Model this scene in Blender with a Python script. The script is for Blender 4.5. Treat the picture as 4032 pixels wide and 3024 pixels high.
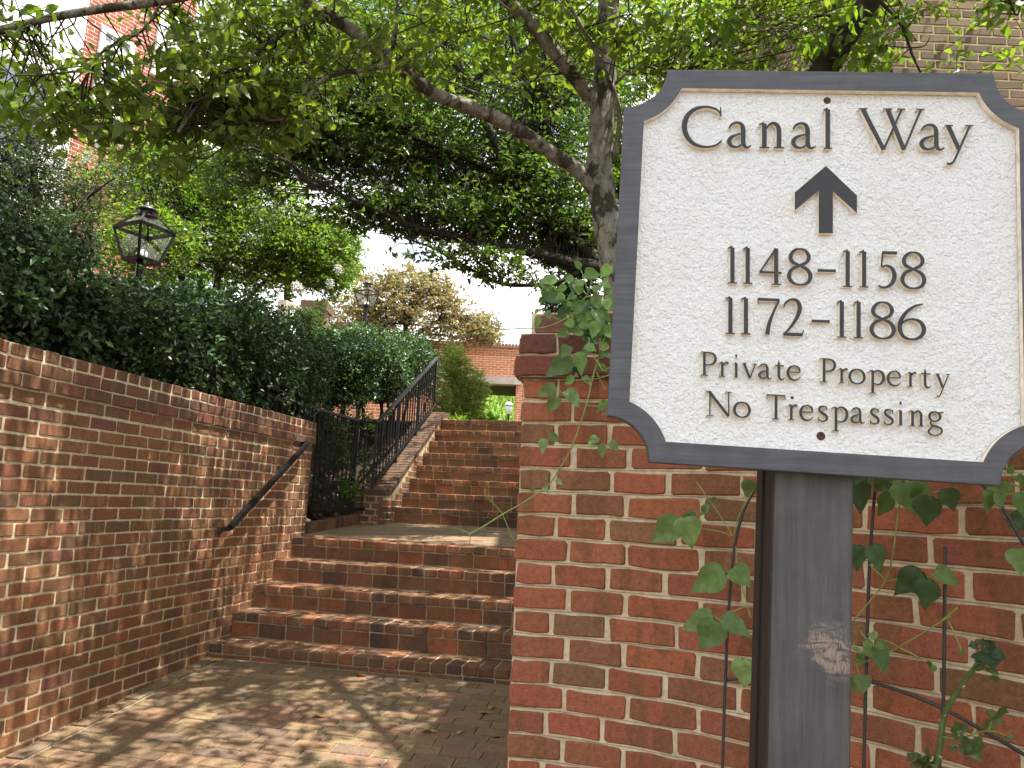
import bpy, bmesh, math, random
import numpy as np
from mathutils import Vector, Matrix

for o in list(bpy.data.objects): bpy.data.objects.remove(o)
S = bpy.context.scene
COL = S.collection
R = math.radians
rng = np.random.default_rng(7)
random.seed(7)

# ------------------------------------------------------------------ camera
EYE = 1.5
CH = .0677   # brick course height
PITCH, ROLL, F = .1534, .0442, 3031.0          # radians, radians, focal length in pixels of a 4032 wide frame
_c, _s, _cr, _sr = math.cos(PITCH), math.sin(PITCH), math.cos(ROLL), math.sin(ROLL)
fwd = Vector((0, _c, _s)); up0 = Vector((0, -_s, _c)); r0 = Vector((1, 0, 0))
cam_r = r0*_cr + up0*_sr; cam_u = -r0*_sr + up0*_cr
cd = bpy.data.cameras.new('camera'); cam = bpy.data.objects.new('camera', cd); COL.objects.link(cam)
cam.matrix_world = Matrix(((cam_r.x, cam_u.x, -fwd.x, 0), (cam_r.y, cam_u.y, -fwd.y, 0), (cam_r.z, cam_u.z, -fwd.z, EYE), (0, 0, 0, 1)))
cd.sensor_width = 36; cd.lens = 36*F/4032; cd.clip_start = .05; cd.clip_end = 2000
S.camera = cam
S.render.resolution_x = 1024; S.render.resolution_y = 768

# ------------------------------------------------------------------ light
SUN = Vector((.386, -.115, 1.0)).normalized()
sun_el = math.asin(SUN.z); sun_az = math.atan2(SUN.x, SUN.y)
W = bpy.data.worlds.new('World'); S.world = W; W.use_nodes = True
nt = W.node_tree; nt.nodes.clear()
def nd(nt, t, **k):
    n = nt.nodes.new(t)
    for a, b in k.items(): setattr(n, a, b)
    return n
sky = nd(nt, 'ShaderNodeTexSky', sky_type='NISHITA', sun_disc=False)
sky.sun_elevation = sun_el; sky.sun_rotation = sun_az
tc = nd(nt, 'ShaderNodeTexCoord'); mp = nd(nt, 'ShaderNodeMapping'); mp.inputs['Scale'].default_value = (1.1, 1.1, 2.6)
cn = nd(nt, 'ShaderNodeTexNoise'); cn.inputs['Scale'].default_value = 2.4; cn.inputs['Detail'].default_value = 6; cn.inputs['Roughness'].default_value = .55
cr_ = nd(nt, 'ShaderNodeValToRGB'); cr_.color_ramp.elements[0].position = .34; cr_.color_ramp.elements[1].position = .56
mx = nd(nt, 'ShaderNodeMix', data_type='RGBA'); mx.inputs['B'].default_value = (8.9, 8.8, 8.5, 1)
bg = nd(nt, 'ShaderNodeBackground'); bg.inputs['Strength'].default_value = .10
wo = nd(nt, 'ShaderNodeOutputWorld')
L = nt.links.new
L(tc.outputs['Generated'], mp.inputs['Vector']); L(mp.outputs['Vector'], cn.inputs['Vector']); L(cn.outputs['Fac'], cr_.inputs['Fac'])
L(cr_.outputs['Color'], mx.inputs['Factor']); L(sky.outputs['Color'], mx.inputs['A']); L(mx.outputs['Result'], bg.inputs['Color']); L(bg.outputs['Background'], wo.inputs['Surface'])
sl = bpy.data.lights.new('sun', 'SUN'); sl.energy = 4.8; sl.angle = R(.53); sl.color = (1, .95, .87)
so = bpy.data.objects.new('sun', sl); COL.objects.link(so); so.location = (0, 0, 30)
so.rotation_euler = SUN.to_track_quat('Z', 'Y').to_euler()
S.view_settings.view_transform = 'Standard'; S.view_settings.look = 'None'; S.view_settings.gamma = 1
S.view_settings.exposure = 1.6

# ------------------------------------------------------------------ pixel helpers (4032 x 3024 photo pixels)
EV = Vector((0, 0, EYE))
def ray(px, py):
    a, b = px-2016, py-1512
    u = (a*_cr+b*_sr)/F; w = (-a*_sr+b*_cr)/F
    return r0*u + fwd - up0*w
def at(px, py, y):
    r = ray(px, py); return EV + r*(y/r.y)
def onz(px, py, z):
    r = ray(px, py); return EV + r*((z-EYE)/r.z)
def onplane(px, py, p, n):
    r = ray(px, py); return EV + r*((Vector(p)-EV).dot(n)/r.dot(n))
def project(P):
    q = Vector(P)-EV; d = q.dot(fwd)
    if d < .05: return (-9999, -9999, d)
    return (2016+q.dot(cam_r)/d*F, 1512-q.dot(cam_u)/d*F, d)
def lerp(a, b, t): return a+(b-a)*t

# ------------------------------------------------------------------ tagging, objects
def tag(o, label=None, cat=None, group=None, kind=None):
    if label: o['label'] = label
    if cat: o['category'] = cat
    if group: o['group'] = group
    if kind: o['kind'] = kind
    return o
def empty(name, loc, label=None, cat=None, group=None, kind=None):
    o = bpy.data.objects.new(name, None); COL.objects.link(o); o.location = loc; o.empty_display_size = .1
    return tag(o, label, cat, group, kind)
def link(name, me, m=None, parent=None, mw=None):
    o = bpy.data.objects.new(name, me); COL.objects.link(o)
    if m is not None and len(me.materials) == 0: me.materials.append(m)
    if parent is not None:
        o.parent = parent
        pm = parent.matrix_basis if parent.parent is None else parent.parent.matrix_basis @ parent.matrix_basis
        o.matrix_parent_inverse = pm.inverted()
    if mw is not None: o.matrix_basis = mw
    return o
class MB:
    """collects geometry in world coordinates, builds one mesh object"""
    def __init__(s): s.v = []; s.f = []; s.mi = []; s.sm = []
    def add(s, vs, fs, mi=0, smooth=False):
        b = len(s.v); s.v += [tuple(v) for v in vs]
        for f in fs: s.f.append([i+b for i in f]); s.mi.append(mi); s.sm.append(smooth)
    def box(s, c, ax, ay, az, mi=0):
        c = Vector(c); ax = Vector(ax); ay = Vector(ay); az = Vector(az)
        vs = [c+ax*i+ay*j+az*k for k in (-1, 1) for j in (-1, 1) for i in (-1, 1)]
        s.add(vs, [(0, 2, 3, 1), (4, 5, 7, 6), (0, 1, 5, 4), (2, 6, 7, 3), (0, 4, 6, 2), (1, 3, 7, 5)], mi)
    def bar(s, a, b, w, h, up=(0, 0, 1), mi=0):
        a = Vector(a); b = Vector(b); d = (b-a); l = d.length; d = d.normalized(); sd = d.cross(Vector(up))
        if sd.length < 1e-4: sd = d.cross(Vector((1, 0, 0)))
        sd = sd.normalized(); u = sd.cross(d).normalized()
        s.box((a+b)/2, d*l/2, sd*w/2, u*h/2, mi)
    def tube(s, pts, rad, n=8, mi=0, cap=True, jit=0):
        pts = [Vector(p) for p in pts]
        if not hasattr(rad, '__len__'): rad = [rad]*len(pts)
        vs = []; fs = []; ref = Vector((.31, .17, .93))
        for i, p in enumerate(pts):
            d = (pts[min(i+1, len(pts)-1)]-pts[max(i-1, 0)]).normalized()
            a = d.cross(ref)
            if a.length < .05: a = d.cross(Vector((1, 0, 0)))
            a = a.normalized(); b = d.cross(a).normalized()
            for k in range(n):
                t = 2*math.pi*k/n; rr = rad[i]*(1+random.uniform(-jit, jit))
                vs.append(p+a*math.cos(t)*rr+b*math.sin(t)*rr)
        for i in range(len(pts)-1):
            for k in range(n): fs.append((i*n+k, i*n+(k+1) % n, (i+1)*n+(k+1) % n, (i+1)*n+k))
        if cap: fs.append(tuple(range(n-1, -1, -1))); fs.append(tuple(range((len(pts)-1)*n, len(pts)*n)))
        s.add(vs, fs, mi, True)
    def lathe(s, c, prof, n=16, mi=0, smooth=True):
        c = Vector(c); vs = []; fs = []
        for r_, z in prof:
            for k in range(n):
                t = 2*math.pi*k/n; vs.append(c+Vector((math.cos(t)*r_, math.sin(t)*r_, z)))
        for i in range(len(prof)-1):
            for k in range(n): fs.append((i*n+k, i*n+(k+1) % n, (i+1)*n+(k+1) % n, (i+1)*n+k))
        fs.append(tuple(range(n-1, -1, -1))); fs.append(tuple(range((len(prof)-1)*n, len(prof)*n)))
        s.add(vs, fs, mi, smooth)
    def mesh(s, name, mats=()):
        me = bpy.data.meshes.new(name); me.from_pydata(s.v, [], s.f)
        me.polygons.foreach_set('material_index', s.mi); me.polygons.foreach_set('use_smooth', s.sm)
        for m in mats: me.materials.append(m)
        me.update(); return me
    def build(s, name, mats, parent=None):
        if not isinstance(mats, (list, tuple)): mats = [mats]
        return link(name, s.mesh(name, mats), None, parent)
def smooth_path(P, n=6):
    """Catmull-Rom through tuples of any length"""
    P = [np.array(p, float) for p in P]; out = []
    Q = [2*P[0]-P[1]]+P+[2*P[-1]-P[-2]]
    for i in range(1, len(Q)-2):
        for k in range(n):
            t = k/n; a, b, c, d = Q[i-1:i+3]
            out.append(.5*((2*b)+(-a+c)*t+(2*a-5*b+4*c-d)*t*t+(-a+3*b-3*c+d)*t**3))
    out.append(P[-1]); return out

# ------------------------------------------------------------------ materials
MATS = {}
def newmat(name):
    m = bpy.data.materials.new(name); m.use_nodes = True; m.node_tree.nodes.clear(); MATS[name] = m; return m, m.node_tree
def rgb(c): return (c[0], c[1], c[2], 1)
def noise(nt, vec, scale, detail=4, rough=.5):
    n = nd(nt, 'ShaderNodeTexNoise'); n.inputs['Scale'].default_value = scale; n.inputs['Detail'].default_value = detail; n.inputs['Roughness'].default_value = rough
    if vec is not None: nt.links.new(vec, n.inputs['Vector'])
    return n
def ramp(nt, src, p0, p1, c0=(0, 0, 0), c1=(1, 1, 1)):
    n = nd(nt, 'ShaderNodeValToRGB'); e = n.color_ramp.elements; e[0].position = p0; e[1].position = p1; e[0].color = rgb(c0); e[1].color = rgb(c1)
    nt.links.new(src, n.inputs['Fac']); return n
def mix(nt, fac, a, b, mode='MIX'):
    n = nd(nt, 'ShaderNodeMix', data_type='RGBA', blend_type=mode)
    for v, k in ((fac, 'Factor'), (a, 'A'), (b, 'B')):
        if isinstance(v, bpy.types.NodeSocket): nt.links.new(v, n.inputs[k])
        elif k == 'Factor': n.inputs[k].default_value = v
        else: n.inputs[k].default_value = rgb(v)
    return n.outputs['Result']
def finish(nt, color, rough=.7, spec=.4, bump=None, bstr=.3, bdist=.002, metal=0):
    p = nd(nt, 'ShaderNodeBsdfPrincipled'); o = nd(nt, 'ShaderNodeOutputMaterial')
    if isinstance(color, bpy.types.NodeSocket): nt.links.new(color, p.inputs['Base Color'])
    else: p.inputs['Base Color'].default_value = rgb(color)
    if isinstance(rough, bpy.types.NodeSocket): nt.links.new(rough, p.inputs['Roughness'])
    else: p.inputs['Roughness'].default_value = rough
    p.inputs['Specular IOR Level'].default_value = spec; p.inputs['Metallic'].default_value = metal
    if bump is not None:
        b = nd(nt, 'ShaderNodeBump'); b.inputs['Strength'].default_value = bstr; b.inputs['Distance'].default_value = bdist
        nt.links.new(bump, b.inputs['Height']); nt.links.new(b.outputs['Normal'], p.inputs['Normal'])
    nt.links.new(p.outputs['BSDF'], o.inputs['Surface']); return p
def worldpos(nt):
    return nd(nt, 'ShaderNodeNewGeometry').outputs['Position']
def objcoord(nt): return nd(nt, 'ShaderNodeTexCoord').outputs['Object']

def brick_material(name, joined=False, band=.5, rough=.85, dirt=0, dirtcol=(.035, .028, .022), pale=0):
    m, t = newmat(name); pos = worldpos(t)
    if joined: base = nd(t, 'ShaderNodeAttribute', attribute_name='Col').outputs['Color']
    else: base = nd(t, 'ShaderNodeObjectInfo').outputs['Color']
    mp = nd(t, 'ShaderNodeMapping'); t.links.new(pos, mp.inputs['Vector']); mp.inputs['Scale'].default_value = (14, 14, 3)
    bn = noise(t, mp.outputs['Vector'], 1.0, 1)
    bf = ramp(t, bn.outputs['Fac'], .555, .58)
    bm = nd(t, 'ShaderNodeMath', operation='MULTIPLY'); bm.inputs[1].default_value = band; t.links.new(bf.outputs['Color'], bm.inputs[0])
    c = mix(t, bm.outputs[0], base, (.19, .092, .045))
    n1 = noise(t, pos, 70, 8, .75); f1 = ramp(t, n1.outputs['Fac'], .3, .72, (.62, .60, .58), (1.28, 1.26, 1.24))
    c = mix(t, 1.0, c, f1.outputs['Color'], 'MULTIPLY')
    n3 = noise(t, pos, 300, 3, .7); f3 = ramp(t, n3.outputs['Fac'], .34, .42, (.35, .32, .3), (1, 1, 1))
    c = mix(t, .8, c, f3.outputs['Color'], 'MULTIPLY')
    if pale:
        n4 = noise(t, pos, 9, 5, .6); f4 = ramp(t, n4.outputs['Fac'], .62, .78); f4b = nd(t, 'ShaderNodeMath', operation='MULTIPLY'); f4b.inputs[1].default_value = pale
        t.links.new(f4.outputs['Color'], f4b.inputs[0]); c = mix(t, f4b.outputs[0], c, (.46, .38, .32))
    if dirt:
        n5 = noise(t, pos, 6, 6, .7); f5 = ramp(t, n5.outputs['Fac'], .5, .72); f5b = nd(t, 'ShaderNodeMath', operation='MULTIPLY'); f5b.inputs[1].default_value = dirt
        t.links.new(f5.outputs['Color'], f5b.inputs[0]); c = mix(t, f5b.outputs[0], c, dirtcol)
    mpd = nd(t, 'ShaderNodeMapping'); t.links.new(pos, mpd.inputs['Vector']); mpd.inputs['Scale'].default_value = (1, 1, 2.2); nb = noise(t, mpd.outputs['Vector'], 110, 8, .75)
    finish(t, c, rough, .25, nb.outputs['Fac'], .9, .005)
    return m
def mortar_material(name, col, dirt=.3, dirtcol=(.06, .05, .035), bs=.8, groove=None):
    m, t = newmat(name); pos = worldpos(t)
    n1 = noise(t, pos, 45, 6, .65); f1 = ramp(t, n1.outputs['Fac'], .3, .7, tuple(c*.72 for c in col), tuple(c*1.18 for c in col))
    n2 = noise(t, pos, 4.5, 5, .6); f2 = ramp(t, n2.outputs['Fac'], .48, .72); fm = nd(t, 'ShaderNodeMath', operation='MULTIPLY'); fm.inputs[1].default_value = dirt
    t.links.new(f2.outputs['Color'], fm.inputs[0])
    c = mix(t, fm.outputs[0], f1.outputs['Color'], dirtcol)
    nb = noise(t, pos, 130, 8, .75); hgt = nb.outputs['Fac']
    if groove is not None:                            # tooled line along the middle of every bed joint
        sx = nd(t, 'ShaderNodeSeparateXYZ'); t.links.new(pos, sx.inputs[0])
        wob = noise(t, pos, 9, 2); a = nd(t, 'ShaderNodeMath', operation='MULTIPLY_ADD'); t.links.new(wob.outputs['Fac'], a.inputs[0]); a.inputs[1].default_value = .004; t.links.new(sx.outputs['Z'], a.inputs[2])
        b = nd(t, 'ShaderNodeMath', operation='MULTIPLY_ADD'); t.links.new(a.outputs[0], b.inputs[0]); b.inputs[1].default_value = 1/CH; b.inputs[2].default_value = -(groove+.002)/CH+.5
        f = nd(t, 'ShaderNodeMath', operation='FRACT'); t.links.new(b.outputs[0], f.inputs[0])
        d = nd(t, 'ShaderNodeMath', operation='SUBTRACT'); t.links.new(f.outputs[0], d.inputs[0]); d.inputs[1].default_value = .5
        e = nd(t, 'ShaderNodeMath', operation='ABSOLUTE'); t.links.new(d.outputs[0], e.inputs[0])
        g_ = ramp(t, e.outputs[0], .008, .030); c = mix(t, g_.outputs['Color'], mix(t, .45, c, (.16, .13, .09)), c)
        ad = nd(t, 'ShaderNodeMath', operation='MULTIPLY_ADD'); t.links.new(g_.outputs['Color'], ad.inputs[0]); ad.inputs[1].default_value = .8; t.links.new(hgt, ad.inputs[2]); hgt = ad.outputs[0]
    finish(t, c, .95, .15, hgt, bs, .006); return m
def plain(name, col, rough=.6, spec=.4, var=.15, scale=20, bump=.2, bscale=120, metal=0, bdist=.002):
    m, t = newmat(name); pos = worldpos(t)
    n1 = noise(t, pos, scale, 5, .6); f1 = ramp(t, n1.outputs['Fac'], .3, .7, tuple(c*(1-var) for c in col), tuple(c*(1+var) for c in col))
    nb = noise(t, pos, bscale, 5, .6)
    finish(t, f1.outputs['Color'], rough, spec, nb.outputs['Fac'], bump, bdist, metal); return m
def leaf_material(name, trans=.38, rough=.42, spec=.45, tint=(1.25, 1.35, .55)):
    m, t = newmat(name)
    a = nd(t, 'ShaderNodeAttribute', attribute_name='Col').outputs['Color']
    n1 = noise(t, worldpos(t), 60, 3, .6); f1 = ramp(t, n1.outputs['Fac'], .3, .7, (.78, .78, .78), (1.2, 1.2, 1.2))
    c = mix(t, 1, a, f1.outputs['Color'], 'MULTIPLY')
    p = nd(t, 'ShaderNodeBsdfPrincipled'); p.inputs['Roughness'].default_value = rough; p.inputs['Specular IOR Level'].default_value = spec
    t.links.new(c, p.inputs['Base Color'])
    tr = nd(t, 'ShaderNodeBsdfTranslucent'); t.links.new(mix(t, 1, c, tint, 'MULTIPLY'), tr.inputs['Color'])
    ms = nd(t, 'ShaderNodeMixShader'); ms.inputs['Fac'].default_value = trans
    t.links.new(p.outputs['BSDF'], ms.inputs[1]); t.links.new(tr.outputs['BSDF'], ms.inputs[2])
    o = nd(t, 'ShaderNodeOutputMaterial'); t.links.new(ms.outputs['Shader'], o.inputs['Surface']); return m

M_BR = brick_material('brick_red', band=.6, pale=.10)
M_BRJ = brick_material('brick_red_joined', True, .6)
M_BRL = brick_material('brick_wall_left', band=.75, dirt=.25)
M_BRLJ = brick_material('brick_wall_left_joined', True, .75, dirt=.25)
M_STEP = brick_material('brick_step', band=.5, dirt=.6, rough=.8)
M_STEPJ = brick_material('brick_step_joined', True, .5, dirt=.6)
M_PAVE = brick_material('brick_paver', band=.35, dirt=.25, rough=.75, dirtcol=(.10, .075, .05))
M_PAVEJ = brick_material('brick_paver_joined', True, .35, dirt=.25, rough=.75, dirtcol=(.10, .075, .05))
M_DARK = brick_material('brick_dark', band=.0, dirt=.2)
M_MORT = mortar_material('mortar_buff', (.58, .49, .34), .45, (.34, .28, .17), .6, EYE-.03)
M_MORTL = mortar_material('mortar_left', (.62, .53, .36), .40, (.20, .16, .10))
M_MORTS = mortar_material('mortar_steps', (.40, .33, .22), .95, (.04, .034, .026))
M_MORTP = mortar_material('mortar_paving', (.34, .28, .19), .45, (.13, .11, .07))
M_MORTD = mortar_material('mortar_gold', (.72, .60, .34), .15)  # yellowish mortar, lightened further to stand for the strong sun on it
M_IRON = plain('black_iron', (.008, .008, .009), .42, .35, .3, 30, .15, 60)
M_SOIL = plain('mulch', (.035, .022, .015), .95, .2, .5, 18, .9, 40, bdist=.03)
M_GRASSB = plain('grass_ground', (.10, .17, .03), .9, .2, .4, 3, .6, 30, bdist=.03)
M_BARK = None

# ------------------------------------------------------------------ bricks
_bcache = {}
def face_brick_mesh(w, h, d, var, mats, ch=.0035, jit=.0019):
    """wall brick: irregular outline, face at y=0 looking to -Y, body behind"""
    key = ('f', round(w, 3), round(h, 3), round(d, 3), var, mats[0].name)
    if key in _bcache: return _bcache[key]
    r_ = random.Random(str(key)); w2, h2 = w/2, h/2; c = r_.uniform(.003, .006)
    o = [(-w2+c, -h2), (-w2*.3, -h2), (w2*.35, -h2), (w2-c, -h2), (w2, -h2+c), (w2, h2-c), (w2-c, h2), (w2*.3, h2), (-w2*.35, h2), (-w2+c, h2), (-w2, h2-c), (-w2, -h2+c)]
    o = [(x+r_.uniform(-jit, jit), z+r_.uniform(-jit, jit)) for x, z in o]; N = len(o)
    tl = r_.uniform(-.0015, .0015); tl2 = r_.uniform(-.0012, .0012)
    vs = []
    for x, z in o:
        l = math.hypot(x/w2, z/h2); k = 1-ch/min(w2, h2)*.0
        sx = x-math.copysign(ch, x)*(abs(x) > w2*.8); sz = z-math.copysign(ch, z)*(abs(z) > h2*.8)
        vs.append((sx, tl*x/w2+tl2*z/h2+r_.uniform(-.0005, .0005), sz))
    for x, z in o: vs.append((x, ch+r_.uniform(0, .001), z))
    for x, z in o: vs.append((x, d, z))
    fs = [tuple(range(N))]
    for k in range(N):
        k2 = (k+1) % N
        fs.append((N+k, N+k2, k2, k)); fs.append((2*N+k, 2*N+k2, N+k2, N+k))
    me = bpy.data.meshes.new('brick'); me.from_pydata(vs, [], fs)
    for m in mats: me.materials.append(m)
    _bcache[key] = me; return me
def box_brick_mesh(w, d, h, var, mats, ch=.004, jit=.0013):
    """chamfered box brick, centre at origin: w along X, d along Y, h along Z"""
    key = ('b', round(w, 3), round(d, 3), round(h, 3), var, mats[0].name)
    if key in _bcache: return _bcache[key]
    r_ = random.Random(str(key)); bm = bmesh.new()
    vs = [bm.verts.new((sx*w/2+r_.uniform(-jit, jit), sy*d/2+r_.uniform(-jit, jit), sz*h/2+r_.uniform(-jit, jit))) for sx in (-1, 1) for sy in (-1, 1) for sz in (-1, 1)]
    for f in ((0, 1, 3, 2), (4, 6, 7, 5), (0, 4, 5, 1), (2, 3, 7, 6), (0, 2, 6, 4), (1, 5, 7, 3)): bm.faces.new([vs[i] for i in f])
    bmesh.ops.bevel(bm, geom=list(bm.edges), offset=ch, segments=1, affect='EDGES')
    bmesh.ops.recalc_face_normals(bm, faces=bm.faces)
    me = bpy.data.meshes.new('brick'); bm.to_mesh(me); bm.free()
    for m in mats: me.materials.append(m)
    _bcache[key] = me; return me
RED = [(.265, .112, .054), (.25, .107, .054), (.28, .126, .058), (.235, .104, .054), (.255, .130, .060), (.22, .115, .056)]
MIXED = RED+[(.235, .115, .056), (.205, .108, .055), (.175, .098, .053), (.19, .080, .055), (.245, .115, .056), (.22, .118, .058)]
STEPC = [(.265, .105, .055), (.23, .098, .054), (.18, .09, .054), (.16, .09, .054), (.10, .062, .05), (.295, .112, .054), (.21, .108, .058), (.19, .10, .056), (.175, .098, .056), (.24, .12, .062)]
PAVC = [(.225, .163, .092), (.205, .148, .086), (.24, .175, .10), (.222, .140, .086), (.205, .125, .082), (.185, .127, .08), (.24, .16, .092), (.165, .122, .088), (.22, .163, .097), (.20, .14, .082), (.21, .15, .088)]
BROWN = [(.175, .122, .082), (.19, .13, .086), (.16, .115, .08), (.205, .138, .09), (.18, .115, .078), (.215, .15, .10)]
def jcol(c, a=.12):
    k = random.uniform(1-a, 1+a); return tuple(x*k*random.uniform(.96, 1.04) for x in c)
def place_bricks(parent, items, mats_single, mat_joined, limit=300, name='brick'):
    """items: (mesh, matrix, colour). The ones that show largest become parts, the rest one stuff part."""
    sc = []
    for i, (me, mw, c) in enumerate(items):
        p = project(mw.translation); vis = -60 < p[0] < 4092 and -60 < p[1] < 3084 and p[2] > .1
        sc.append((-(1.0/max(p[2], .1)) if vis else p[2]+100, i))
    sc.sort(); keep = set(i for s_, i in sc[:limit] if s_ < 0)
    rest = []
    for i, (me, mw, c) in enumerate(items):
        if i in keep:
            o = link(name, me, None, parent, mw); o.color = (*c, 1)
        else: rest.append((me, mw, c))
    if rest:
        vs = []; fs = []; cols = []; b = 0
        for me, mw, c in rest:
            n = len(me.vertices); a = np.empty(n*3); me.vertices.foreach_get('co', a); a = a.reshape(-1, 3)
            M = np.array(mw); vs.append(a@M[:3, :3].T+M[:3, 3]); cols.append(np.tile((*c, 1), (n, 1)))
            fs += [[k+b for k in p.vertices] for p in me.polygons]; b += n
        me = bpy.data.meshes.new('more_bricks'); me.from_pydata(np.vstack(vs).tolist(), [], fs)
        at_ = me.attributes.new('Col', 'FLOAT_COLOR', 'POINT'); at_.data.foreach_set('color', np.vstack(cols).ravel())
        o = link('more_bricks', me, mat_joined, parent); o['kind'] = 'stuff'
def frame(p, x, y, z=(0, 0, 1)):
    return Matrix(((x[0], y[0], z[0], p[0]), (x[1], y[1], z[1], p[1]), (x[2], y[2], z[2], p[2]), (0, 0, 0, 1)))

# ------------------------------------------------------------------ layout lines
HW = math.atan(.1668)                               # heading of the passage walls
WA = Vector((math.sin(HW), math.cos(HW), 0)); WN = Vector((math.cos(HW), -math.sin(HW), 0))
def lwall(y): return Vector((-2.8531+.1668*y, y, 0))
SE = R(12); E_ = Vector((math.cos(SE), -math.sin(SE), 0)); G_ = Vector((math.sin(SE), math.cos(SE), 0))
RISE = .1646; T1 = 4.85; GO = .287; Z1 = .4861; TB = 4.83
def zg(t): return .395+.082*(t-4.8)
def on_grid(u, t, z=0): return E_*u+G_*t+Vector((0, 0, z))
def rwall_x(y): return .03+.1668*(y-2.3)            # side of the passage on the right

# ------------------------------------------------------------------ ground
def sheet(name, pts, m, kind='structure'):
    b = MB(); b.add(pts, [tuple(range(len(pts)))]); return tag(b.build(name, m), kind=kind)
g = MB(); n = 40
g.add([(-400, -300, -.6), (400, -300, -.6), (400, 600, -.6), (-400, 600, -.6)], [(0, 1, 2, 3)])
tag(g.build('ground', M_SOIL), kind='structure')
g = MB(); g.add([(-60, 10.35, 2.53), (60, 10.35-.0, 2.53), (60, 22, 2.75), (-60, 22, 2.75)], [(0, 1, 2, 3)])
tag(g.build('terrace', plain('terrace_paving', (.20, .13, .09), .9, .2, .3, 8, .4, 50)), kind='structure')

# ------------------------------------------------------------------ brick paving
pave = MB()
a0, a1 = on_grid(-3.2, -3, zg(-3)-.004), on_grid(2.6, -3, zg(-3)-.004); b0, b1 = on_grid(-3.2, 4.95, zg(4.95)-.004), on_grid(.55, 4.95, zg(4.95)-.004)
pave.add([a0, a1, on_grid(2.6, 1.5, zg(1.5)-.004), on_grid(.55, 2.1, zg(2.1)-.004), b1, b0], [(0, 1, 2, 3, 4, 5)])
pv = tag(pave.build('brick_paving', M_MORTP), kind='structure')
items = []
sl_ = Vector((G_.x, G_.y, .082)).normalized(); nz = E_.cross(sl_).normalized()
row = 0; t = 4.775
while t > -1.2:
    # left border: along the wall, one brick wide
    lo = -1.0*0
    # intersection of the row with the border line (wall face + .115)
    # point u along E_: P=E_*u+G_*t ; (P - lwall(0)).WN = .115
    u0 = (.118-(G_*t-lwall(0)).dot(WN))/E_.dot(WN)
    u = u0+(random.uniform(.05, .12) if row % 2 else random.uniform(.13, .2)); first = True
    yy = (G_*t).y
    umax = 1.9 if t < 1.7 else .62
    pu = u0
    while pu < umax:
        w = u-pu-.007
        if w > .03:
            c = on_grid((u+pu)/2, t+random.uniform(-.003, .003), zg(t)+random.uniform(-.0015, .0015)-.026)
            me = box_brick_mesh(round(w, 2 if w < .19 else 3), .0925, .06, random.randrange(8), [M_PAVE])
            items.append((me, frame(c, E_, sl_, nz), jcol(random.choice(PAVC))))
        pu = u; u = u+.203
    row += 1; t -= .1
s_ = -1.0
while s_ < 5.55:
    L_ = .196
    P = lwall(0)+WA*(s_)+WN*.058
    tt = P.dot(G_)
    if tt < 4.72:
        c = Vector((P.x, P.y, zg(tt)-.024))
        me = box_brick_mesh(.196, .094, .06, random.randrange(8), [M_PAVE])
        wa = Vector((WA.x, WA.y, .081)).normalized(); items.append((me, frame(c, wa, Vector((0, 0, 1)).cross(wa), (0, 0, 1)), jcol(random.choice(PAVC))))
    s_ += .203
place_bricks(pv, items, None, M_PAVEJ)

# ------------------------------------------------------------------ left retaining wall
ZC = EYE+.4215
wall = empty('retaining_wall', lwall(3.5)+Vector((0, 0, zg(3.2))), 'long red brick retaining wall with corbelled cap left of the steps', 'wall')
Y0, Y1 = 1.2, 6.78
m_ = MB()
def slab(mb, ya, yb, off, thick, z0, z1):
    a = lwall(ya)-WN*(-off); b = lwall(yb)-WN*(-off)
    c = (a+b)/2-WN*(thick/2); c.z = (z0+z1)/2
    mb.box(c, (b-a)/2, WN*thick/2, Vector((0, 0, (z1-z0)/2)))
slab(m_, Y0, Y1-.01, -.005, .29, -.3, ZC+.01)
slab(m_, Y0, Y1, .013, .33, ZC+.01, ZC+.199)
m_.build('mortar', M_MORTL, wall)
items = []
S0 = Y0/math.cos(HW); S1 = Y1/math.cos(HW)
def wbrick(s0, s1, zc, off, h=.0575, d=.09, cols=MIXED):
    w = s1-s0-.011
    if w < .03: return
    w = round(w*100)/100 if w < .185 else .196
    me = face_brick_mesh(w, h, d, random.randrange(7), [M_BRL])
    p = lwall(0)+WA*((s0+s1)/2)+WN*(off+random.uniform(-.0015, .0015)); p.z = zc+random.uniform(-.001, .001)
    items.append((me, frame(p, WA, -WN), jcol(random.choice(cols))))
for k in range(0, 30):
    zc = ZC-CH*(k+.5)+(.004 if k == 0 else 0)
    s = S1; first = .105 if k % 2 else .21
    a = s-first
    while s > S0:
        gt = zg((lwall(0)+WA*a).dot(G_))
        stair_z = gt
        if zc+.035 > gt: wbrick(max(a, S0), s, zc, 0)
        s = a; a = s-.2075+random.uniform(-.006, .006)
CAPC = [(.175, .085, .048), (.15, .08, .048), (.165, .075, .046), (.19, .092, .05), (.14, .078, .05), (.2, .075, .05)]
for k, offs in ((0, .0205), (1, .0195)):
    s = S1+.012; a = s-(.105 if k else .21)
    while s > S0:
        wbrick(max(a, S0), s, ZC+.006+.0665*(k+.5), offs, .0585, cols=CAPC); s = a; a = s-.2075
s = S1+.012
while s > S0:
    a = s-.1035; me = box_brick_mesh(.0945, .2, .06, random.randrange(8), [M_BRL], ch=.008, jit=.002)
    p = lwall(0)+WA*((s+a)/2)+WN*(.018-.1); p.z = ZC+.006+.0665*2.5
    items.append((me, frame(p+Vector((0, 0, random.uniform(-.002, .002))), WA, -WN), jcol(random.choice(CAPC)))); s = a
place_bricks(wall, items, None, M_BRLJ)

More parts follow.
